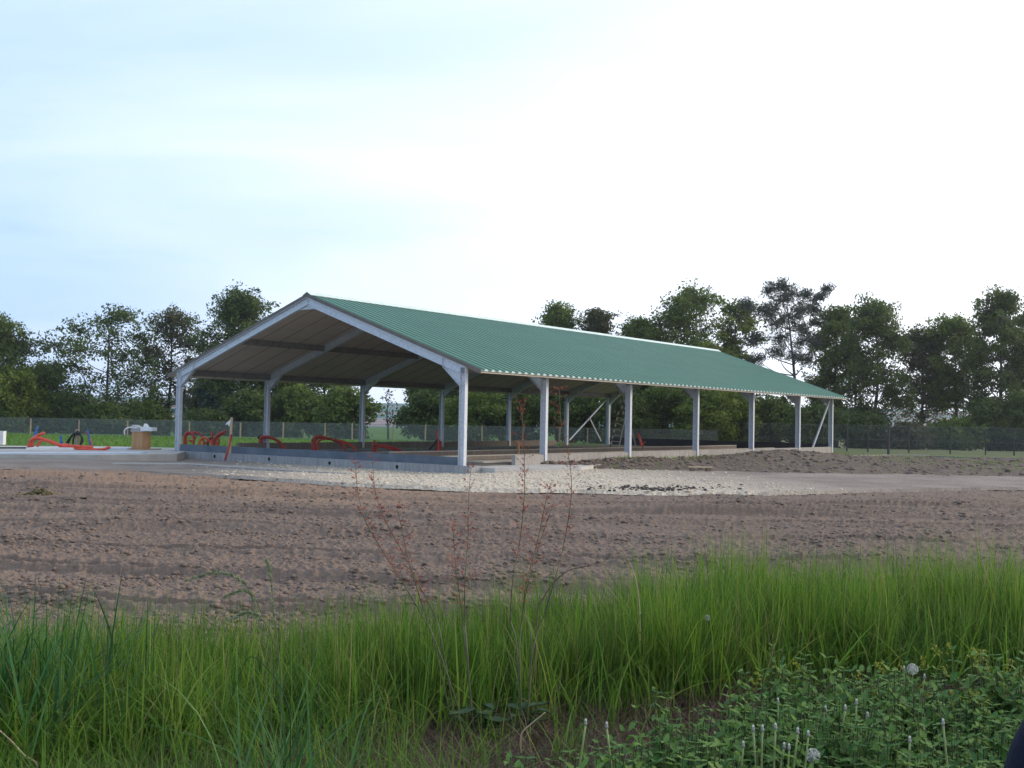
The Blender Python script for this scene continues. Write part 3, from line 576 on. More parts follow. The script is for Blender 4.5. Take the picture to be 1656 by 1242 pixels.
mb = MB(); b1 = onz(2, 719, -.02); mb.box(-.14, .14, -.14, .14, 0, .56); mb.box(-.15, .15, -.15, .15, .562, .60); o = mb.build('white_post', M['white']); o.location = b1; tag(o, 'short white post at the left edge of the view', 'post')
# stake with tape and red pole
b2 = onz(371, 738, -.02); b2 = P3(372, 727, 42.5); b2.z = -.3
e = empty('timber_stake', b2, label='pale timber stake with white tape before the dark panel', cat='stake')
h = P3(374, 675, 42.5).z + .3; mb = MB(); mb.obox((0, 0, 0), (.03, 0, h), (1, 0, 0), .10, .07); mb.build('stake', M['wood'], e)
mb = MB(); mb.prism([(.0, -.05, h - .08), (-.16, -.05, h - .22), (-.19, -.05, h - .30), (-.10, -.05, h - .27), (-.05, -.05, h - .36), (.0, -.05, h - .2)], (0, .012, 0)); mb.build('tape', M['white'], e)
b3 = P3(364, 746, 41.9); b3.z = -.25; tp = P3(374, 703, 42.35) - b3; mb = MB(); mb.tube([(0, 0, 0), tp * .5 + Vector((.02, 0, 0)), tp], .045, 8); o = mb.build('red_pole', M['red'], smooth=True); o.location = b3; tag(o, 'red pole leaning on the timber stake', 'pole')
# ladder: combination A frame
e_b = P3(1003, 724, 57); e_b.z = 0; lad = empty('ladder', e_b, label='red and pale double ladder reaching the roof inside the barn', cat='ladder')
def rung_rails(px, Yf, name):
    # px: two rails [(top),(bottom)] in image px
    (a0, a1), (c0, c1) = px; A0, A1, C0, C1 = [P3(x, y, Y_) - e_b for (x, y, Y_) in (a0, a1, c0, c1)]
    g = MB(); g.obox(A0, A1, (1, 0, 0), .07, .05); r = g.build('rail', M['ladder'], lad); g = MB(); g.obox(C0, C1, (1, 0, 0), .07, .05); g.build('rail', M['alu'], lad)
    n_ = int((A1 - A0).length / .3)
    for k in range(1, n_):
        g = MB(); t_ = k / n_; g.tube([A0.lerp(A1, t_), C0.lerp(C1, t_)], .016, 5); g.build('rung', M['alu'], lad)
rung_rails((((1001, 664, 57.0), (987, 723, 56.8)), ((1012, 672, 57.6), (1001, 723, 57.3))), 0, 'front')
rung_rails((((997, 624, 57.4), (1013, 690, 58.0)), ((1004, 624, 58.2), (1029, 723.5, 58.8))), 0, 'rear')
g = MB(); g.obox(P3(1013, 690, 58.0) - e_b, P3(1019, 723, 58.4) - e_b, (1, 0, 0), .07, .05); g.build('rail', M['alu'], lad)
# board on two bricks on the bank
bb_ = onz(1133, 755, -.02); e = empty('bench_plank', bb_, .1, label='pale plank resting on blocks on the earth bank', cat='plank')
mb = MB(); mb.box(-.42, .42, -.1, .1, -.035, .01); mb.build('plank', M['wood'], e)
for s_ in (-.3, .28): mb = MB(); mb.box(s_ - .08, s_ + .08, -.08, .08, -.2, -.036); mb.build('block', M['clod'], e)
# tuft heap on the field
hp = onz(66, 803, GZ); n = 260; pz = np.stack([hp.x + rng.normal(0, .17, n), hp.y + rng.normal(0, .12, n), np.zeros(n)], -1); pz[:, 2] = GZ + .02 + .14 * np.exp(-((pz[:, 0] - hp.x) ** 2 * 18 + (pz[:, 1] - hp.y) ** 2 * 30)) * rng.random(n)
lumps('turf_heap', pz, .02 + .03 * rng.random(n), mottled('old_turf', (.07, .055, .025), (.15, .12, .05), 9, .95), 'small heap of old turf on the field at the left', cat='heap')
# grey kerb walls on the right and the concrete trough
def wall_px(name, pts, h, mat, label, cat='wall', th=.2, z=GZ):
    P = [onz(x, y, z) for x, y in pts]; c = P[0].copy(); mb = MB()
    for a, b in zip(P[:-1], P[1:]):
        d = (b - a).normalized(); n_ = Vector((-d.y, d.x, 0)) * th; mb.prism([a - c, b - c, b + n_ - c, a + n_ - c], (0, 0, h))
    o = mb.build(name, mat); o.location = c; return tag(o, label, cat)
wall_px('concrete_kerb', [(1378, 745), (1440, 743.5), (1503, 744)], .26, M['conc'], 'pale concrete kerb right of the far end of the barn')
wall_px('concrete_wall', [(1505, 744.5), (1580, 748), (1670, 749)], .24, M['slate'], 'low dark grey concrete wall at the right edge before the fence')

# ------------------------------------------------------------------ fences
def fence(label, A, B, nposts, h, postpx, pm, netm, tilt=.03, r=.055, posts=None):
    A, B = Vector(A), Vector(B); d = (B - A); ang = math.atan2(d.y, d.x); e = empty('wire_fence', A, ang, label=label, cat='fence'); Lf = d.length
    mb = MB(); mb.add([(0, 0, .02), (Lf, 0, .02), (Lf, 0, h), (0, 0, h)], [(0, 1, 2, 3)]); mb.build('wire_mesh', netm, e)
    mb = MB(); mb.tube([(0, -.01, h), (Lf, -.01, h)], .008, 4); mb.tube([(0, -.01, h * .5), (Lf, -.01, h * .5)], .006, 4); mb.build('strand', M['steel_dull'], e)
    for x in (posts if posts else [Lf * (k + .5) / nposts for k in range(nposts)]):
        hh = h * rnd.uniform(.93, 1.04); mb = MB(); mb.tube([(x, -.07, -.15), (x + rnd.uniform(-tilt, tilt), -.07, hh)], r * rnd.uniform(.8, 1.15), 7); mb.build('post', pm, e)
    return e
A = Vector((-45, 70.5, GZ)); B = Vector((14, 73.5, GZ))
def posts_at(A, B, pxs):
    out = []; d = (B - A).normalized()
    for px in pxs:
        r_ = ray(px, 690); k = r_.x / r_.y; # X = k*Y ; A.x+s*dx = k*(A.y+s*dy)
        out.append((k * A.y - A.x) / (d.x - k * d.y))
    return out
fence('long wire netting fence on pale wooden posts behind the barn', A, B, 0, 1.22, None, M['post'], M['net'], posts=posts_at(A, B, [-20, 50, 128, 207, 307, 389, 458, 526, 570, 637, 688, 780, 846, 905, 950]))
A = Vector((15, 70, GZ)); B = Vector((40, 61, GZ))
fence('dark chain fence on thin dark posts right of the barn', A, B, 0, 1.75, None, M['darkpost'], M['net_dark'], posts=posts_at(A, B, [1290, 1330, 1370, 1404, 1470, 1537, 1594, 1640, 1690]), r=.045)
b_ = onz(1437, 742.5, GZ); mb = MB(); mb.tube([(0, 0, -.1), (-.02, 0, 1.0), (.01, 0, 1.85)], [.07, .06, .05], 8); o = mb.build('dark_stake', M['darkpost']); o.location = b_; tag(o, 'dark upright stake standing alone before the chain fence', 'stake')

# ------------------------------------------------------------------ trees
def leaf_faces(C, Rad, per, size, rg, aspect=.6, needle=False):
    """clusters at C with radii Rad; returns verts, quads, tint"""
    k = len(C); n = k * per
    d = rg.normal(size=(n, 3)); d /= np.linalg.norm(d, axis=1)[:, None]; rr = rg.random(n) ** .45
    c = np.repeat(C, per, 0); r_ = np.repeat(Rad, per); p = c + d * (rr * r_)[:, None] * np.array([1, 1, .72])
    sz = size * (.6 + .8 * rg.random(n))
    # each leaf faces anywhere, slightly more to the sky
    nrm = rg.normal(size=(n, 3)) + np.array([0, 0, .5]) + d * .5; nrm /= np.linalg.norm(nrm, axis=1)[:, None]
    t_ = np.cross(nrm, rg.normal(size=(n, 3))); t_ /= np.linalg.norm(t_, axis=1)[:, None]; b_ = np.cross(nrm, t_)
    s1 = sz[:, None]; s2 = (sz * aspect)[:, None]
    if needle: s2 = s2 * .3
    V = np.stack([p - t_ * s1, p - b_ * s2 + t_ * s1 * .1, p + t_ * s1, p + b_ * s2 + t_ * s1 * .1], 1).reshape(-1, 3)
    Fc = np.arange(n * 4).reshape(n, 4)
    ti = np.repeat(rg.random(k) * .6, per) + .4 * rg.random(n)
    return V, Fc, np.repeat(ti, 4)
def tree(name, label, px, top, halfw, Y, leaf, seed, base_frac=.18, n_lumps=52, per=26, csub=11, size=.105, lean=0, group='trees behind the fence', dens=1., blobs=None, cat='tree', trunk_r=None, needle=False, gap=.0, base_py=None):
    rg = np.random.default_rng(seed); rr = random.Random(seed)
    b0 = atY(px, 700, Y); b0.z = GZ; tp = atY(px, top, Y); H = tp.z - GZ; Rw = halfw / F * Y
    e = empty(name, b0, label=label, cat=cat, group=group)
    # main lumps: irregular crown made from lumps on an egg with holes
    lum = []
    n_lumps = int(n_lumps * 1.5) if n_lumps < 46 else n_lumps
    if blobs:   # outline given in image space as (dx px, y px, r px)
        for (dx, y_, r_) in blobs:
            q = atY(px + dx, y_, Y) - b0; lum.append((Vector((q.x, rr.uniform(-.6, .6) * Rw, q.z)), r_ / F * Y))
    else:
        for k in range(n_lumps):
            f = (k + .5) / n_lumps; zf = base_frac + (1 - base_frac) * f ** .8
            prof = math.sin(math.pi * min(1, .12 + .86 * ((zf - base_frac) / (1 - base_frac)))) ** .55
            a = rr.uniform(0, 6.28); q = Rw * prof * rr.uniform(.35, .95); sz = Rw * rr.uniform(.20, .38)
            zc = min(H * zf, H - sz * .6)
            lum.append((Vector((q * math.cos(a), q * math.sin(a) * .8, zc)), sz))
    tr = trunk_r or (.045 * H ** .9 * .55); top_t = Vector((lean, 0, H * .86))
    tpts = [Vector((0, 0, -.1)), Vector((lean * .1 + rr.uniform(-.1, .1), 0, H * .2)), Vector((lean * .45 + rr.uniform(-.25, .25), rr.uniform(-.2, .2), H * .5)), top_t]
    tp_ = spline(tpts, 5); mb = MB(); mb.tube(tp_, [tr * (1 - .85 * i / (len(tp_) - 1)) for i in range(len(tp_))], 7)
    C = []; Rd = []
    for (c, sz) in lum:
        zt = max(H * .12, min(H * .8, c.z - rr.uniform(.5, 1.4) * (abs(c.x - 0) * .6 + .4))); i = min(range(len(tp_)), key=lambda j: abs(tp_[j].z - zt)); s = tp_[i]
        mid = s.lerp(c, .55) + Vector((rr.uniform(-.2, .2), rr.uniform(-.2, .2), -.12 * (c - s).length)); r1 = max(.03, tr * .38 * (1 - i / len(tp_) * .6))
        sp2 = spline([s, mid, c], 4); mb.tube(sp2, [r1 * (1 - .75 * q / (len(sp2) - 1)) for q in range(len(sp2))], 5, cap=False)
        nn = max(2, int(csub * (1 + sz) * dens))
        for k in range(nn):
            d = Vector(rg.normal(size=3)).normalized(); p = c + Vector((d.x, d.y, d.z * .8)) * sz * rr.uniform(.3, 1.55)
            if rr.random() < gap: continue
            mb.tube([c, c.lerp(p, .6) + Vector((0, 0, -.03)), p], [.028, .02, .008], 3, cap=False)
            C.append(p); Rd.append(rr.uniform(.35, .75) * (.65 + .4 * sz))
    mb.build('trunk', M['bark'], e)
    V, Fc, ti = leaf_faces(np.array([p[:] for p in C]), np.array(Rd), per, size, rg, needle=needle, aspect=.6)
    np_mesh('crown', V, Fc, M[leaf], e, attrs={'tint': ti})
    return e
TREES = [
 # name,label,px,top,halfw,Y,leaf,kw
 ('oak_tree', 'dark leafy tree cut by the left edge of the view', -14, 520, 70, 80, 'leaf_dark', dict(base_frac=.1, n_lumps=34)),
 ('oak_tree', 'low bushy tree right of the leftmost tree', 62, 590, 50, 84, 'leaf_mid', dict(base_frac=.05, n_lumps=22)),
 ('oak_tree', 'broad dark tree standing clear left of the barn', 172, 505, 78, 82, 'leaf_dark', dict(base_frac=.10, blobs=[(-70, 560, 22), (-45, 535, 20), (-75, 605, 14), (-10, 518, 20), (15, 515, 20), (38, 512, 16), (50, 540, 18), (0, 550, 28), (-30, 570, 26), (30, 575, 28), (-55, 590, 24), (60, 585, 22), (0, 605, 32), (-40, 625, 30), (45, 620, 30), (-15, 655, 32), (30, 655, 30), (-60, 655, 26), (65, 650, 24), (10, 680, 22), (-50, 685, 22), (50, 685, 20)])),
 ('birch_tree', 'sparse bronze tree between the broad dark tree and the roof', 272, 503, 52, 86, 'leaf_brown', dict(base_frac=.2, gap=.25, per=12, size=.10)),
 ('oak_tree', 'tall tree rising behind the left roof slope', 392, 476, 72, 84, 'leaf_dark', dict(base_frac=.25, gap=.1)),
 ('willow_tree', 'blue green tree seen under the left eave', 345, 610, 45, 92, 'leaf_blue', dict(base_frac=.15, gap=.25)),
 ('oak_tree', 'leafy green tree seen through the second gable bay', 520, 560, 62, 88, 'leaf_mid', dict(base_frac=.05, n_lumps=30)),
 ('dead_tree', 'thin nearly bare tree in the gap under the eave', 628, 630, 14, 84, 'leaf_brown', dict(base_frac=.3, n_lumps=9, csub=2, gap=.5, per=8, trunk_r=.09)),
 ('oak_tree', 'round green tree behind the near right column', 735, 560, 68, 86, 'leaf_dark', dict(base_frac=.03, n_lumps=32)),
 ('oak_tree', 'green tree whose crown just clears the ridge', 902, 497, 44, 90, 'leaf_mid', dict(base_frac=.15)),
 ('birch_tree', 'small bronze tree peeping over the middle of the ridge', 962, 505, 40, 90, 'leaf_brown', dict(base_frac=.2, gap=.25)),
 ('oak_tree', 'dark tree with a bare leaning trunk left of the ladder', 830, 590, 60, 84, 'leaf_dark', dict(base_frac=.1)),
 ('oak_tree', 'low tree filling the space before the broad ridge tree', 1030, 520, 45, 86, 'leaf_mid', dict(base_frac=.1)),
 ('oak_tree', 'broadest tree above the far half of the ridge', 1108, 470, 78, 86, 'leaf_mid', dict(base_frac=.1, n_lumps=34, gap=.12)),
 ('oak_tree', 'loose crowned tree left of the pine', 1188, 490, 48, 88, 'leaf_mid', dict(base_frac=.15, gap=.25, n_lumps=24)),
 ('pine_tree', 'grey pine with open umbrella crown over the roof end', 1290, 458, 66, 82, 'needle', dict(lean=-.9, needle=True, per=22, size=.16, csub=16, trunk_r=.22, blobs=[(-72, 488, 10), (-50, 472, 11), (-60, 505, 12), (-30, 466, 11), (-18, 485, 13), (-38, 498, 14), (0, 470, 11), (18, 478, 12), (40, 480, 8), (50, 466, 6), (5, 500, 14), (28, 498, 11), (-15, 515, 15), (-45, 525, 13), (15, 525, 14), (38, 520, 10), (-60, 545, 14), (-25, 545, 14), (10, 550, 13), (-40, 570, 13), (35, 548, 12), (-5, 575, 12), (22, 580, 11), (-62, 580, 10)])),
 ('oak_tree', 'green tree just right of the pine', 1352, 500, 48, 88, 'leaf_mid', dict(base_frac=.15, gap=.2)),
 ('oak_tree', 'dark tall tree beyond the far corner of the roof', 1415, 492, 62, 84, 'leaf_dark', dict(base_frac=.12, n_lumps=34, gap=.15)),
 ('birch_tree', 'thin see through tree right of the dark tall tree', 1490, 535, 48, 90, 'leaf_brown', dict(base_frac=.25, gap=.35)),
 ('oak_tree', 'open tree with sky showing under its crown', 1545, 515, 50, 88, 'leaf_mid', dict(base_frac=.3, gap=.25)),
 ('poplar_tree', 'tallest pointed tree near the right edge', 1618, 474, 55, 84, 'leaf_dark', dict(base_frac=.08, n_lumps=36, gap=.1)),
 ('oak_tree', 'tall green tree half hidden behind the second left column', 455, 560, 50, 85, 'leaf_mid', dict(base_frac=.1, n_lumps=32)),
 ('oak_tree', 'tree whose lower boughs hang right of the bare thin tree', 700, 570, 36, 90, 'leaf_mid', dict(base_frac=.2, n_lumps=24)),
 ('oak_tree', 'lime tinted tree between the second and third right columns', 930, 570, 46, 83, 'leaf_lime', dict(base_frac=.12, n_lumps=28)),
 ('oak_tree', 'bright tree behind the fourth open side bay', 1150, 560, 48, 83, 'leaf_lime', dict(base_frac=.15, n_lumps=28, gap=.15)),
 ('oak_tree', 'yellowish tree low at the far left beside the leftmost tree', 20, 600, 42, 78, 'leaf_lime', dict(base_frac=.08, n_lumps=26)),
 ('oak_tree', 'tree cut by the right edge of the view', 1690, 490, 62, 86, 'leaf_dark', dict(base_frac=.1)),
]
for k, (nm, lb, px, top, hw, Y, lf, kw) in enumerate(TREES): tree(nm, lb, px, top, hw, Y, lf, 100 + k, **kw)
SH = [(-30, 610, 50, 'leaf_mid', 'bright bush under the leftmost tree'), (35, 630, 48, 'leaf_lime', 'yellow green bush left of the blue pipes'), (100, 640, 46, 'leaf_mid', 'green bush left of the broad dark tree trunk'), (170, 660, 50, 'leaf_dark', 'dark bush at the foot of the broad dark tree'), (235, 655, 42, 'leaf_mid', 'bush behind the plywood box'),
      (330, 668, 36, 'leaf_dark', 'low dark bush behind the red conduit loops'), (405, 640, 50, 'leaf_dark', 'dark bush behind the second left column'), (480, 632, 50, 'leaf_mid', 'green bush in the middle of the first bay'), (560, 635, 45, 'leaf_mid', 'bush left of the third left column'), (690, 640, 45, 'leaf_dark', 'bush right of the thin bare tree'),
      (770, 640, 50, 'leaf_mid', 'bush right of the near right column'), (850, 640, 50, 'leaf_dark', 'dark bush behind the second right column'), (930, 640, 48, 'leaf_dark', 'bush behind the diagonal braces'), (1000, 640, 45, 'leaf_dark', 'bush behind the ladder'), (1070, 632, 50, 'leaf_mid', 'bush behind the third open side bay'), (1145, 640, 52, 'leaf_lime', 'lime bush behind the fourth open side bay'),
      (1190, 645, 40, 'leaf_lime', 'small lime bush left of the fifth side column'), (1250, 650, 48, 'leaf_mid', 'bush behind the fifth open side bay'), (1320, 660, 40, 'leaf_dark', 'bush behind the last open side bay'), (1395, 672, 40, 'leaf_dark', 'low bush right of the barn end'), (1465, 690, 36, 'leaf_brown', 'small bronze bush behind the dark stake'), (1540, 685, 42, 'leaf_mid', 'low bush under the open tree'), (1600, 650, 50, 'leaf_dark', 'dark bush under the tallest pointed tree'), (1670, 640, 50, 'leaf_dark', 'bush at the right edge under the trees')]
for k, (px, top, hw, lf, lb) in enumerate(SH): tree('bush', lb, px, top, hw, 79 + (k * 37 % 5) * .7, lf, 300 + k, base_frac=.06, n_lumps=22, per=26, csub=10, size=.12, group='bushes along the fence', cat='bush', trunk_r=.08)

# ------------------------------------------------------------------ foreground plants
def ground_near(X, Y): return GZ + soil_h(X, Y)
def blades(name, X, Y, H, Wd, lean, curl, mat, label, tint, seg=5, cat='grass', z0=None, az=None, parent=None, kind='stuff'):
    n = len(X); az = rng.random(n) * 6.283 if az is None else az; t_ = np.linspace(0, 1, seg)[None]
    dx, dy = np.cos(az)[:, None], np.sin(az)[:, None]
    out = (lean[:, None] * t_ + curl[:, None] * t_ ** 2.5) * H[:, None]; drop = (curl[:, None] * .45 * t_ ** 3) * H[:, None]
    cx = X[:, None] + dx * out; cy = Y[:, None] + dy * out; z = (ground_near(X, Y) if z0 is None else z0)[:, None] - .02 + H[:, None] * t_ * (1 - .15 * np.abs(lean[:, None])) - drop
    wa = az + 1.57 + rng.uniform(-.8, .8, n); wx, wy = np.cos(wa)[:, None], np.sin(wa)[:, None]; wd = Wd[:, None] * (1 - t_ ** 1.8 * .94) * .5
    V = np.stack([np.stack([cx - wx * wd, cy - wy * wd, z], -1), np.stack([cx + wx * wd, cy + wy * wd, z], -1)], 2).reshape(-1, 3)
    b = (np.arange(n) * seg * 2)[:, None] + (np.arange(seg - 1) * 2)[None]; Fc = np.stack([b, b + 1, b + 3, b + 2], -1).reshape(-1, 4)
    o = np_mesh(name, V, Fc, mat, parent, smooth=True, attrs={'tint': np.repeat(tint, seg * 2)})
    if label: tag(o, label, cat, kind=kind)
    return o
# strip of fresh grass: tufts between a front and a back line that both run away to the right
def front_Y(u): return np.interp(u, [-.5, -.28, -.1, .12, .3, .5], [5.3, 5.6, 6.35, 6.7, 7.4, 7.6])
def back_Y(u): return np.interp(u, [-.5, -.28, -.1, .12, .3, .5], [7.0, 7.1, 7.5, 8.2, 9.2, 9.2])
nt = 3300; u = rng.uniform(-.55, .55, nt); f = rng.random(nt) ** .85; yy = front_Y(u) + f * (back_Y(u) - front_Y(u)); xx = u * yy
keep = rng.random(nt) < np.clip(-.35 + 2.5 * fbm(xx * 1.5, yy * 1.5, 3) - .25 * (u < -.1), .08, 1); xx, yy, u = xx[keep], yy[keep], u[keep]
per = 13; n = len(xx) * per; X = np.repeat(xx, per) + rng.normal(0, .035, n); Y = np.repeat(yy, per) + rng.normal(0, .035, n); U = np.repeat(u, per)
Hs = np.repeat(.56 + .34 * rng.random(len(xx)) ** 1.3 + .10 * (u > .1), per) * (.50 + .55 * rng.random(n)) * .94 * (1 - .12 * (U < -.02)) * np.repeat(.72 + .55 * fbm(xx * 1.3 + 20, yy * 1.3, 3), per)
az_t = np.repeat(rng.random(len(xx)) * 6.283, per) + rng.normal(0, 1.1, n)
tint = np.clip(np.repeat(rng.random(len(xx)) * .50 + .02, per) + .36 * rng.random(n) + (rng.random(n) < .13) * .5, 0, 1)
blades('tall_grass', X, Y, Hs, .0055 + .0065 * rng.random(n), np.abs(rng.normal(.05, .17, n)), np.clip(rng.normal(.12, .22, n), 0, 1.0), M['grass'], 'strip of tall fresh green grass along the near field edge', tint, az=az_t)
n = 900; u_ = rng.uniform(-.5, .55, n); Yd_ = front_Y(u_) + rng.random(n) * (back_Y(u_) - front_Y(u_)); blades('dry_stems', u_ * Yd_, Yd_, .45 + .42 * rng.random(n), .003 + .003 * rng.random(n), np.abs(rng.normal(0, .28, n)), np.clip(rng.normal(.0, .15, n), 0, .5), M['straw'], 'thin dry brown stems standing among the fresh grass', .35 + .65 * rng.random(n), cat='dry stems')
n = 5600; u = rng.uniform(-.52, .55, n); Y = front_Y(u) - .25 + rng.random(n) ** 1.5 * 1.6; ok = rng.random(n) < np.where((u > -.12) & (u < .28), .55, 1); u, Y = u[ok], Y[ok]; n = len(u); X = u * Y
blades('bent_grass', X, Y, .30 + .45 * rng.random(n) ** 1.4, .006 + .008 * rng.random(n), np.abs(rng.normal(0, .3, n)), np.clip(rng.normal(.35, .35, n), 0, 1.1), M['grass'], 'broader bent blades leaning out of the grass strip', np.clip(rng.random(n) * .7 + .12 + (rng.random(n) < .15) * .3, 0, 1), seg=7)
# ragged nearer grass, left and centre
nt = 900; u = rng.uniform(-.52, .18, nt); yy = rng.uniform(4.3, 6.4, nt); xx = u * yy; keep = rng.random(nt) < np.clip(1.1 - (u + .5) * 1.9 + .5 * (fbm(xx * 2, yy * 2, 2) - .5), .06, 1); xx, yy = xx[keep], yy[keep]
per = 15; n = len(xx) * per; X = np.repeat(xx, per) + rng.normal(0, .05, n); Y = np.repeat(yy, per) + rng.normal(0, .05, n)
blades('ragged_grass', X, Y, .18 + .30 * rng.random(n), .004 + .005 * rng.random(n), np.abs(rng.normal(0, .3, n)), np.clip(rng.normal(.3, .3, n), 0, 1), M['grass'], 'ragged grass tufts at the bottom left of the view', np.clip(rng.random(n) * .5 + .1 + (rng.random(n) < .10) * .45, 0, 1))
# broad blue green clump on the far left
n = 420; X = rng.normal(-2.62, .30, n); Y = rng.normal(5.6, .28, n)
blades('broad_grass', X, Y, .62 + .42 * rng.random(n), .011 + .009 * rng.random(n), np.abs(rng.normal(0, .16, n)), np.clip(rng.normal(.25, .25, n), 0, .9), M['grass_blue'], 'dark broad bladed grass clump at the left edge', rng.random(n), seg=7)
n = 60; X = rng.normal(-.95, .16, n); Y = rng.normal(4.6, .2, n)
blades('broad_grass', X, Y, .45 + .42 * rng.random(n), .008 + .006 * rng.random(n), np.abs(rng.normal(0, .22, n)), np.clip(rng.normal(.3, .3, n), 0, 1), M['grass_blue'], 'thin grey green grass clump left of the bottom centre', rng.random(n), seg=7)
# dead thatch on the ground and brown stalks in the gaps
n = 70000; u = rng.uniform(-.52, .55, n); Y = rng.uniform(4.6, 7.8, n); X = u * Y; ok = (Y < back_Y(u) - .2) & (rng.random(n) < .15 + fbm(X * 2, Y * 2, 2)); X, Y = X[ok], Y[ok]; n = len(X)
blades('dead_grass', X, Y, .08 + .24 * rng.random(n), .0025 + .004 * rng.random(n), np.abs(rng.normal(.7, .6, n)), rng.uniform(.2, 1.2, n), M['straw'], 'matted brown dead grass at the foot of the fresh grass', rng.random(n), cat='dead grass')
# weeds with small leaves along field edge, right
n = 2600; u = rng.uniform(.36, .56, n); Y = rng.uniform(7.4, 9.6, n)
blades('leafy_weeds', u * Y, Y, .15 + .35 * rng.random(n), .012 + .014 * rng.random(n), np.abs(rng.normal(0, .5, n)), np.clip(rng.normal(.4, .4, n), 0, 1.2), M['nettle'], 'greyish leafy weeds at the right end of the grass', rng.random(n), cat='weeds')
# meadow tufts
n = 16000; X = rng.uniform(-36, 14, n); Y = rng.uniform(50, 71, n)
blades('meadow_tufts', X, Y, .06 + .20 * rng.random(n), .03 + .03 * rng.random(n), np.abs(rng.normal(0, .3, n)), rng.uniform(0, .5, n), M['grass'], 'short bright meadow grass behind the building site', rng.random(n) * .5 + .25, seg=3, z0=np.full(n, GZ + .09))
n = 12000; X = rng.uniform(3, 34, n); T_ = rng.random(n); y0 = bank_near(X); Y = y0 + (np.maximum(bank_top(X), y0 + .05) - y0) * T_; ok = rng.random(n) < np.clip((fbm(X * .5 + 2, Y * .5, 3) - .58) * 4 + .5 * (Y > 50) * (X > 16), .005, 1); X, Y, T_ = X[ok], Y[ok], T_[ok]; n = len(X)
blades('verge_grass', X, Y, .05 + .16 * rng.random(n), .02 + .02 * rng.random(n), np.abs(rng.normal(0, .4, n)), rng.uniform(0, .8, n), M['grass'], 'thin rough grass on the earth right of the barn', rng.random(n) * .6 + .3, seg=3, z0=GZ + .03 + bank_h(X, Y, T_))

# nettle patch, bottom right
def nettles():
    V = []; Fc = []; Ti = []; cnt = 0
    # serrated leaf template (x along, y across), folded along the midrib
    k = 9; tl = np.linspace(0, 1, k); wl = np.sin(np.pi * tl ** .62) ** .9 * .27; wl[0] = 0.02; wl[-1] = .0
    lv = []
    for i in range(k):
        sag = -.30 * tl[i] ** 2; s_ = 1 if i % 2 else .74
        lv += [(tl[i], -wl[i] * s_, sag - .02 + .05 * (i % 2)), (tl[i], 0, sag - .05), (tl[i], wl[i] * s_, sag - .02 + .05 * (i % 2))]
    lv = np.array(lv); lf = []
    for i in range(k - 1):
        b = 3 * i; lf += [(b, b + 3, b + 4, b + 1), (b + 1, b + 4, b + 5, b + 2)]
    lf = np.array(lf); pos = []
    m_ = 4200; u = rng.uniform(-.02, .56, m_); Y = rng.uniform(3.9, 6.9, m_); X = u * Y
    lim = np.interp(u, [-.02, .06, .12, .2, .24, .3, .42, .56], [4.3, 4.5, 4.8, 5.4, 6.0, 6.35, 6.3, 6.6]); ok = (Y < lim); X, Y = X[ok], Y[ok]
    LV = []; LF = []; LT = []; off = 0; SV = MB()
    for x, y in zip(X, Y):
        h = rng.uniform(.16, .50) * (.75 + .5 * float(vnoise(np.array([x * 3.1]), np.array([y * 3.1]))[0])) * (1 if y < 6 else .8); lean = rng.normal(0, .09, 2); nn = int(h / .055); t0 = rng.random() * .6
        zb = GZ - .02; a0 = rng.random() * 3.14; sc = rng.uniform(.55, 1.4)
        SV.tube([(x, y, zb), (x + lean[0] * h, y + lean[1] * h, zb + h)], [.004, .0025], 3, cap=False)
        for q in range(1, nn + 1):
            fz = q / nn
            if fz < .35: continue
            L_ = .088 * sc * (1.0 - .55 * max(0, fz - .6) / .4) * rng.uniform(.8, 1.2)
            for s in (0, 1):
                a = a0 + q * 1.57 + s * 3.14 + rng.normal(0, .2); tl_ = rng.uniform(-.55, .15) + .75 * (fz > .9)
                c_, s2 = math.cos(a), math.sin(a); P = lv * L_; xr = P[:, 0] * math.cos(tl_) - P[:, 2] * math.sin(tl_); zr_ = P[:, 0] * math.sin(tl_) + P[:, 2] * math.cos(tl_)
                LV.append(np.stack([x + lean[0] * h * fz + xr * c_ - P[:, 1] * s2, y + lean[1] * h * fz + xr * s2 + P[:, 1] * c_, zb + h * fz + zr_], -1)); LF.append(lf + off); off += len(lv); LT.append(np.full(len(lv), np.clip(t0 + .25 * rng.random() + .25 * fz, 0, 1)))
    V = np.concatenate(LV); Fq = np.concatenate(LF); nS = len(V)
    sf = np.array([f + () for f in SV.f]) + nS
    mi = [0] * len(Fq) + [1] * len(sf)
    o = np_mesh('nettles', np.concatenate([V, np.array(SV.v)]), np.concatenate([Fq, sf]), [M['nettle'], M['nstem']], attrs={'tint': np.concatenate(LT + [np.zeros(len(SV.v))])}, mi=mi)
    tag(o, 'dense patch of stinging nettles filling the bottom right corner', 'nettles', kind='stuff')
nettles()
# small yellow flower spikes among the nettles
n = 34; u = np.concatenate([rng.uniform(.40, .52, 22), rng.uniform(.22, .40, 12)]); Yf = rng.uniform(5.4, 6.9, n); fl = []
for k in range(n):
    c = np.array([u[k] * Yf[k], Yf[k], GZ + .30 + .12 * rng.random()]); 
    for j in range(9): fl.append(c + np.array([rng.normal(0, .014), rng.normal(0, .014), -.008 * j]))
C = np.array(fl); V, Fc, ti = leaf_faces(C, np.full(len(C), .012), 4, .009, rng)
tag(np_mesh('yellow_flowers', V, Fc, M['yellowflower'], attrs={'tint': ti}), 'small yellow green flower spikes scattered among the nettles', 'flowers', kind='stuff')

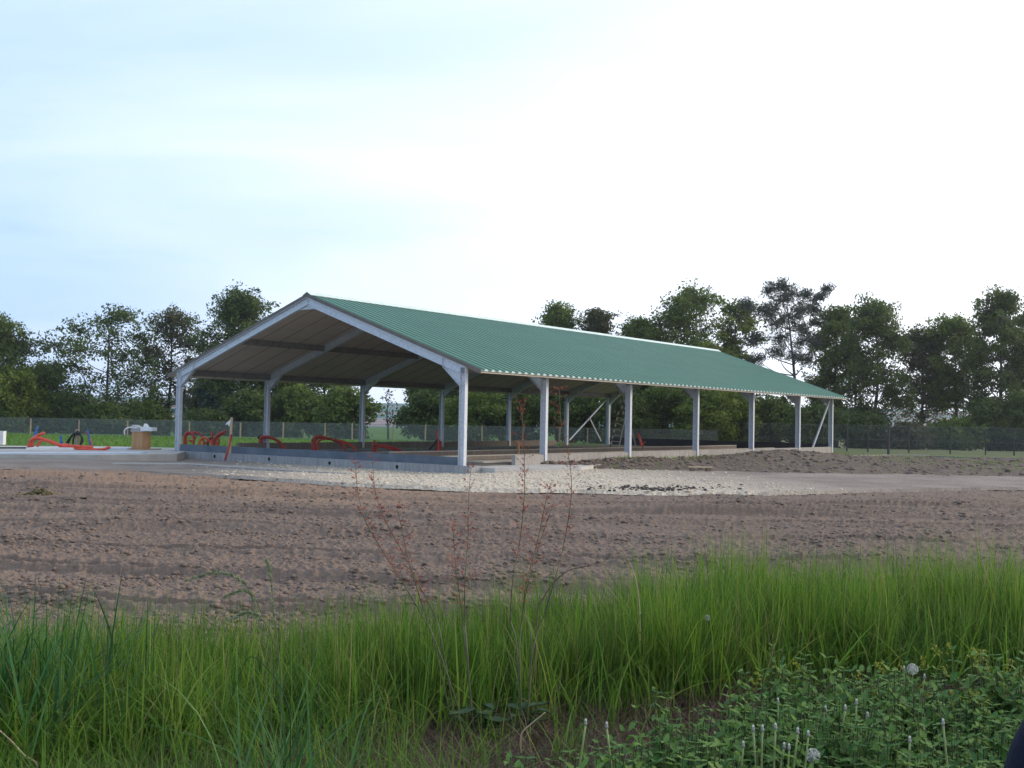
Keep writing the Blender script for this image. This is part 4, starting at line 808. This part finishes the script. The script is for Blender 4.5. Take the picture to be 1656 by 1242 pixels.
# dandelion stems gone to seed
DS = [(947, 1172, 935, 1242), (981, 1177, 998, 1242), (1258, 1137, 1258, 1180), (1254, 1179, 1251, 1242), (1290, 1186, 1283, 1242), (1307, 1191, 1303, 1242), (1335, 1150, 1325, 1200), (1367, 1148, 1350, 1225), (1385, 1139, 1380, 1242), (1403, 1160, 1398, 1195), (1233, 1182, 1231, 1242), (1268, 1210, 1262, 1242), (1276, 1212, 1275, 1242), (1458, 1113, 1459, 1145), (1462, 1084, 1463, 1130), (1471, 1200, 1470, 1235), (1525, 1172, 1532, 1242), (1495, 1097, 1490, 1135), (1218, 1182, 1222, 1235), (1202, 1208, 1199, 1242)]
DL = ['leftmost seedless dandelion stalk, thick and pale, at the bottom centre', 'second pale dandelion stalk from the left, leaning left at its top', 'short dandelion stalk at the left upper edge of the nettles', 'tall dandelion stalk below the short upper left one', 'leaning dandelion stalk left of the fluffy low seed ball', 'dandelion stalk rising just above the low seed ball', 'thin dandelion stalk left of the tallest leaning one', 'long right leaning dandelion stalk in the nettle patch', 'tallest straight dandelion stalk in the middle of the nettles', 'small dandelion stalk right of the tallest one', 'dandelion stalk at the left bottom with brown head', 'tiny dandelion stalk low in the left group', 'tiny dandelion stalk beside another tiny one low in the left group', 'dandelion stalk under the large seed ball, shorter', 'dandelion stalk just left of the large seed ball', 'lone low dandelion stalk between the middle and right of the nettles', 'rightmost dandelion stalk, pale and bent near the navy shape', 'short dandelion stalk right of the large seed ball', 'dandelion stalk left of the left bottom group, grey headed', 'lowest dandelion stalk at the left end of the group']
for (x, y, x2, y2), lb in zip(DS, DL):
    Yd = 5.9 if y < 1130 else (4.9 if y < 1165 else 4.35); top = atY(x, y, Yd); b = atY(x2, y2, Yd); d = (b - top); 
    if d.z < 0: b = top + d * ((GZ - top.z) / d.z); 
    b.x = top.x + max(-.07, min(.07, b.x - top.x)) ; b.z = GZ - .01
    e = empty('dandelion', b, label=lb, cat='dandelion', group='seedless dandelion stalks'); t_ = top - b
    mb = MB(); mb.tube(spline([(0, 0, 0), t_ * .5 + Vector((rnd.uniform(-.006, .006), 0, 0)), t_], 4), .0042 if y > 1130 else .0038, 6); mb.build('stem', M['palestem'], e, smooth=True)
    mb = MB(); mb.tube([t_ + Vector((0, 0, -.004)), t_ + Vector((0, 0, .004)), t_ + Vector((0, 0, .011)), t_ + Vector((0, 0, .015))], [.004, .007, .0055, .002], 8); mb.build('bud', M['bud'], e, smooth=True)
    mb = MB(); mb.tube([t_ + Vector((0, 0, .0152)), t_ + Vector((0, 0, .021)), t_ + Vector((0, 0, .025))], [.0050, .0045, .001], 8); mb.build('seed_base', M['fluff'], e, smooth=True)
for x, y, Yd, lb in ((1476, 1082, 5.9, 'large round white dandelion clock at the top of the nettles'), (1315, 1222, 4.5, 'half blown grey dandelion clock low at the bottom of the nettles'), (1144, 999, 7.2, 'small whitish seed head in the grass right of centre')):
    top = atY(x, y, Yd); b = Vector((top.x, top.y, GZ - .01)); e = empty('dandelion_clock', b, label=lb, cat='dandelion', group='dandelion clocks'); t_ = top - b
    mb = MB(); mb.tube([(0, 0, 0), t_], .003, 6); mb.build('stem', M['palestem'], e)
    dirs = rng.normal(size=(130, 3)); dirs /= np.linalg.norm(dirs, axis=1)[:, None]; rad = .027 if Yd != 7.2 else .016; mb = MB()
    for d in dirs:
        d = Vector(d); p = t_ + d * rad; mb.tube([t_ + d * .004, p], .0004, 3, cap=False); a_ = d.orthogonal().normalized(); b_ = d.cross(a_)
        for j in range(3):
            an = j * 1.047; w_ = a_ * math.cos(an) + b_ * math.sin(an); mb.add([p - w_ * .006 + d * .003, p + d * .0005, p + w_ * .006 + d * .003, p + d * .0015], [(0, 1, 2, 3)])
    mb.build('seed_ball', M['fluff'], e)
# sorrel / dock plants with long reddish stems
def stalk_plant(label, base, Yd, stems, leaves):
    b0 = atY(base[0], base[1], Yd); b0.z = GZ; e = empty('dock_plant', b0, label=label, cat='weed', group='dock plants in the grass')
    for path, red in stems:
        pts = [atY(x, y, Yd + .1 * (i_ % 2)) - b0 for i_, (x, y) in enumerate(path)]; pts = [Vector((pts[0].x * .35, 0, 0))] + pts; sp2 = spline(pts, 6); L_ = len(sp2)
        mb = MB(); mb.tube(sp2, [.0042 * (1 - .7 * i / L_) for i in range(L_)], 5)
        s = mb.build('stem', M['stem'], e, smooth=True)
        hb = MB(); C = []
        for i in range(int(L_ * .42), L_):
            for _ in range(3):
                if rnd.random() < .62:
                    p = sp2[i] + (sp2[min(i + 1, L_ - 1)] - sp2[i]) * rnd.random(); ln = rnd.uniform(.02, .11) * (1.1 - i / L_ * .5); a = rnd.choice((-1, 1)) * rnd.uniform(.3, 1.2)
                    q = p + Vector((math.sin(a) * ln, rnd.uniform(-.04, .04), math.cos(a) * ln)); hb.tube([p, p.lerp(q, .5) + Vector((0, 0, -.004)), q], [.0009, .0008, .0005], 3, cap=False)
                    for w_ in range(rnd.randint(2, 5)): C.append(p.lerp(q, rnd.uniform(.2, 1.05)))
        C = np.array([c[:] for c in C]); V, Fc, ti = leaf_faces(C, np.full(len(C), .007), 3, .0040, rng)
        nb = len(V); V = np.concatenate([V, np.array(hb.v)]); Fc = np.concatenate([Fc, np.array(hb.f) + nb]); np_mesh('seed_head', V, Fc, M['redseed'], s)
    for k in range(leaves):
        a = rnd.uniform(0, 6.28); ln = rnd.uniform(.09, .17); el = rnd.uniform(.1, 1.0); mb = MB(); kk = 7; vs = []
        for i in range(kk):
            t_ = i / (kk - 1); w_ = .2 * ln * math.sin(math.pi * (t_ * .94 + .04)) ** .8; rr_ = ln * t_; z = .02 + rr_ * math.sin(el) - .6 * ln * t_ * t_; xx_ = rr_ * math.cos(el) + .03
            z = max(z, .02) + rnd.uniform(0, .004)
            for s_ in (-1, 0, 1): vs.append((xx_ * math.cos(a) - s_ * w_ * math.sin(a), xx_ * math.sin(a) + s_ * w_ * math.cos(a), z + (.012 if s_ else 0) + k * .012))
        fs = []
        for i in range(kk - 1):
            b = 3 * i; fs += [(b, b + 3, b + 4, b + 1), (b + 1, b + 4, b + 5, b + 2)]
        mb.add(vs, fs); mb.build('leaf', M['dock'], e, smooth=True)
stalk_plant('leggy dock with two long stems leaning to the left', (755, 1120), 6.1, [([(700, 1030), (685, 1000), (650, 940), (615, 885), (590, 840), (578, 790), (575, 750)], 1), ([(715, 1040), (705, 1000), (685, 960), (655, 900), (625, 845), (608, 800), (601, 735)], 1)], 7)
stalk_plant('dock with a straight tall stem rising near the view centre', (775, 1150), 6.05, [([(755, 1050), (752, 1000), (752, 940), (757, 870), (757, 820), (762, 752)], 1), ([(753, 1050), (748, 1000), (740, 940), (735, 890), (732, 850)], 1), ([(660, 900), (650, 860), (642, 815)][:0] + [(720, 1080), (690, 1000), (668, 930), (655, 880), (642, 820)], 1)], 12)
stalk_plant('reddest dock with the tallest stems right of centre', (850, 1110), 6.15, [([(835, 1040), (826, 1000), (830, 930), (840, 880), (848, 800), (848, 745), (846, 690), (840, 650)], 1), ([(860, 1040), (848, 985), (855, 940), (872, 880), (893, 820)], 1), ([(860, 1060), (878, 1000), (898, 935), (912, 880), (924, 800), (920, 740), (908, 690), (904, 630)], 1), ([(840, 1060), (845, 1000), (850, 950), (868, 880), (885, 800), (888, 790)], 1)], 9)
def single_stem(name, label, path, Yd, r, mat, cat='stalk', head=None):
    P = [atY(x, y, Yd) for x, y in path]; b = P[0].copy(); b.z = GZ; e = empty(name, b, label=label, cat=cat); pts = [Vector((0, 0, 0))] + [p - b for p in P]; sp2 = spline(pts, 6); L_ = len(sp2)
    mb = MB(); mb.tube(sp2, [r * (1 - .5 * i / L_) for i in range(L_)], 5); mb.build('stem', M[mat], e, smooth=True)
    if head:
        C = np.array([sp2[i][:] for i in range(int(L_ * (1 - head)), L_) for _ in range(4)]); C = C + rng.normal(0, .004, C.shape); V, Fc, ti = leaf_faces(C, np.full(len(C), .006), 5, .011, rng, aspect=.25); np_mesh('seed_head', V, Fc, M['awn'], e)
single_stem('dry_stalk', 'dark brown dry stalk curving right above the grass', [(868, 1000), (880, 965), (895, 943), (915, 925), (935, 918), (958, 914)], 6.6, .0055, 'brownstem')
single_stem('dry_stalk', 'pale straw leaning left over the soil right of centre', [(1035, 1000), (1030, 945), (1022, 918), (1010, 893)], 6.8, .004, 'wood')
single_stem('grass_stalk', 'arching seed head over the soil left of centre', [(430, 1060), (420, 1010), (405, 960), (385, 935), (350, 926), (303, 938)], 5.6, .0028, 'stem', 'grass', .42)
single_stem('grass_stalk', 'lower arching seed head beneath the higher one', [(440, 1080), (432, 1020), (412, 967), (392, 955), (362, 966)], 5.6, .0028, 'stem', 'grass', .4)
single_stem('grass_stalk', 'short drooping seed head left of the feathery stalk', [(455, 1100), (440, 1030), (422, 1000), (400, 991), (378, 1000)], 5.3, .003, 'stem', 'grass', .4)
single_stem('grass_stalk', 'upright feathery seed head left of centre', [(455, 1130), (450, 1050), (443, 990), (437, 930), (432, 905)], 5.3, .003, 'stem', 'grass', .45)
single_stem('grass_stalk', 'thick seedy stalk bending over at lower left', [(470, 1180), (462, 1130), (440, 1090), (405, 1062), (385, 1100), (370, 1140)], 4.6, .003, 'grass_blue', 'grass')
single_stem('dry_stalk', 'long pale straw lying in the bottom left corner', [(60, 1238), (40, 1222), (20, 1200), (-2, 1180)], 5.0, .005, 'wood')
single_stem('dry_stalk', 'stout brown straw leaning near the bottom centre', [(843, 1188), (860, 1170), (882, 1152)], 5.7, .005, 'wood')

# unidentified navy shape in the corner; upright form and strap are made up
nb_ = atY(1672, 1242, 2.6); e_h = .98; b = Vector((nb_.x + .055, 2.6, GZ)); prof = []
e = empty('navy_shape', b, label='dark navy rounded shape, kind unknown, cut off by the bottom right corner', cat='navy_shape')
mb = MB(); hs_ = nb_.z - GZ + .155; rad = .075; pts = [(0, 0, 0)] + [(0, 0, hs_ * t_) for t_ in (.02, .3, .6, .8, .9, .95, .98, 1.0)]; rs = [.12, .15, .15, .145, .13, .10, .075, .05, .006]
mb.tube(pts, rs, 20); mb.build('navy_body', M['navy'], e, smooth=True)
mb = MB(); mb.tube(spline([(-.03, -.1, hs_ * .86), (.02, -.16, hs_ * .6), (.02, -.165, hs_ * .3), (0, -.15, .08)], 5), .012, 6); mb.build('added_strap', M['navy'], e, smooth=True)

# air: even pale haze round the whole place
mb = MB(); mb.box(-1200, 1200, -200, 1250, GZ - 1.5, 45); hz = mb.build('haze', bpy.data.materials.new('haze_air')); tag(hz, 'pale even haze in the air round the whole place', 'haze', kind='stuff')
hm = hz.data.materials[0]; hm.use_nodes = True; hn = hm.node_tree; hn.nodes.clear(); ho = hn.nodes.new('ShaderNodeOutputMaterial'); hv = hn.nodes.new('ShaderNodeVolumePrincipled')
hv.inputs['Color'].default_value = (.93, .95, 1, 1); hv.inputs['Density'].default_value = .00032; hv.inputs['Anisotropy'].default_value = .45; hn.links.new(hv.outputs[0], ho.inputs['Volume'])
scn.cycles.volume_bounces = 0
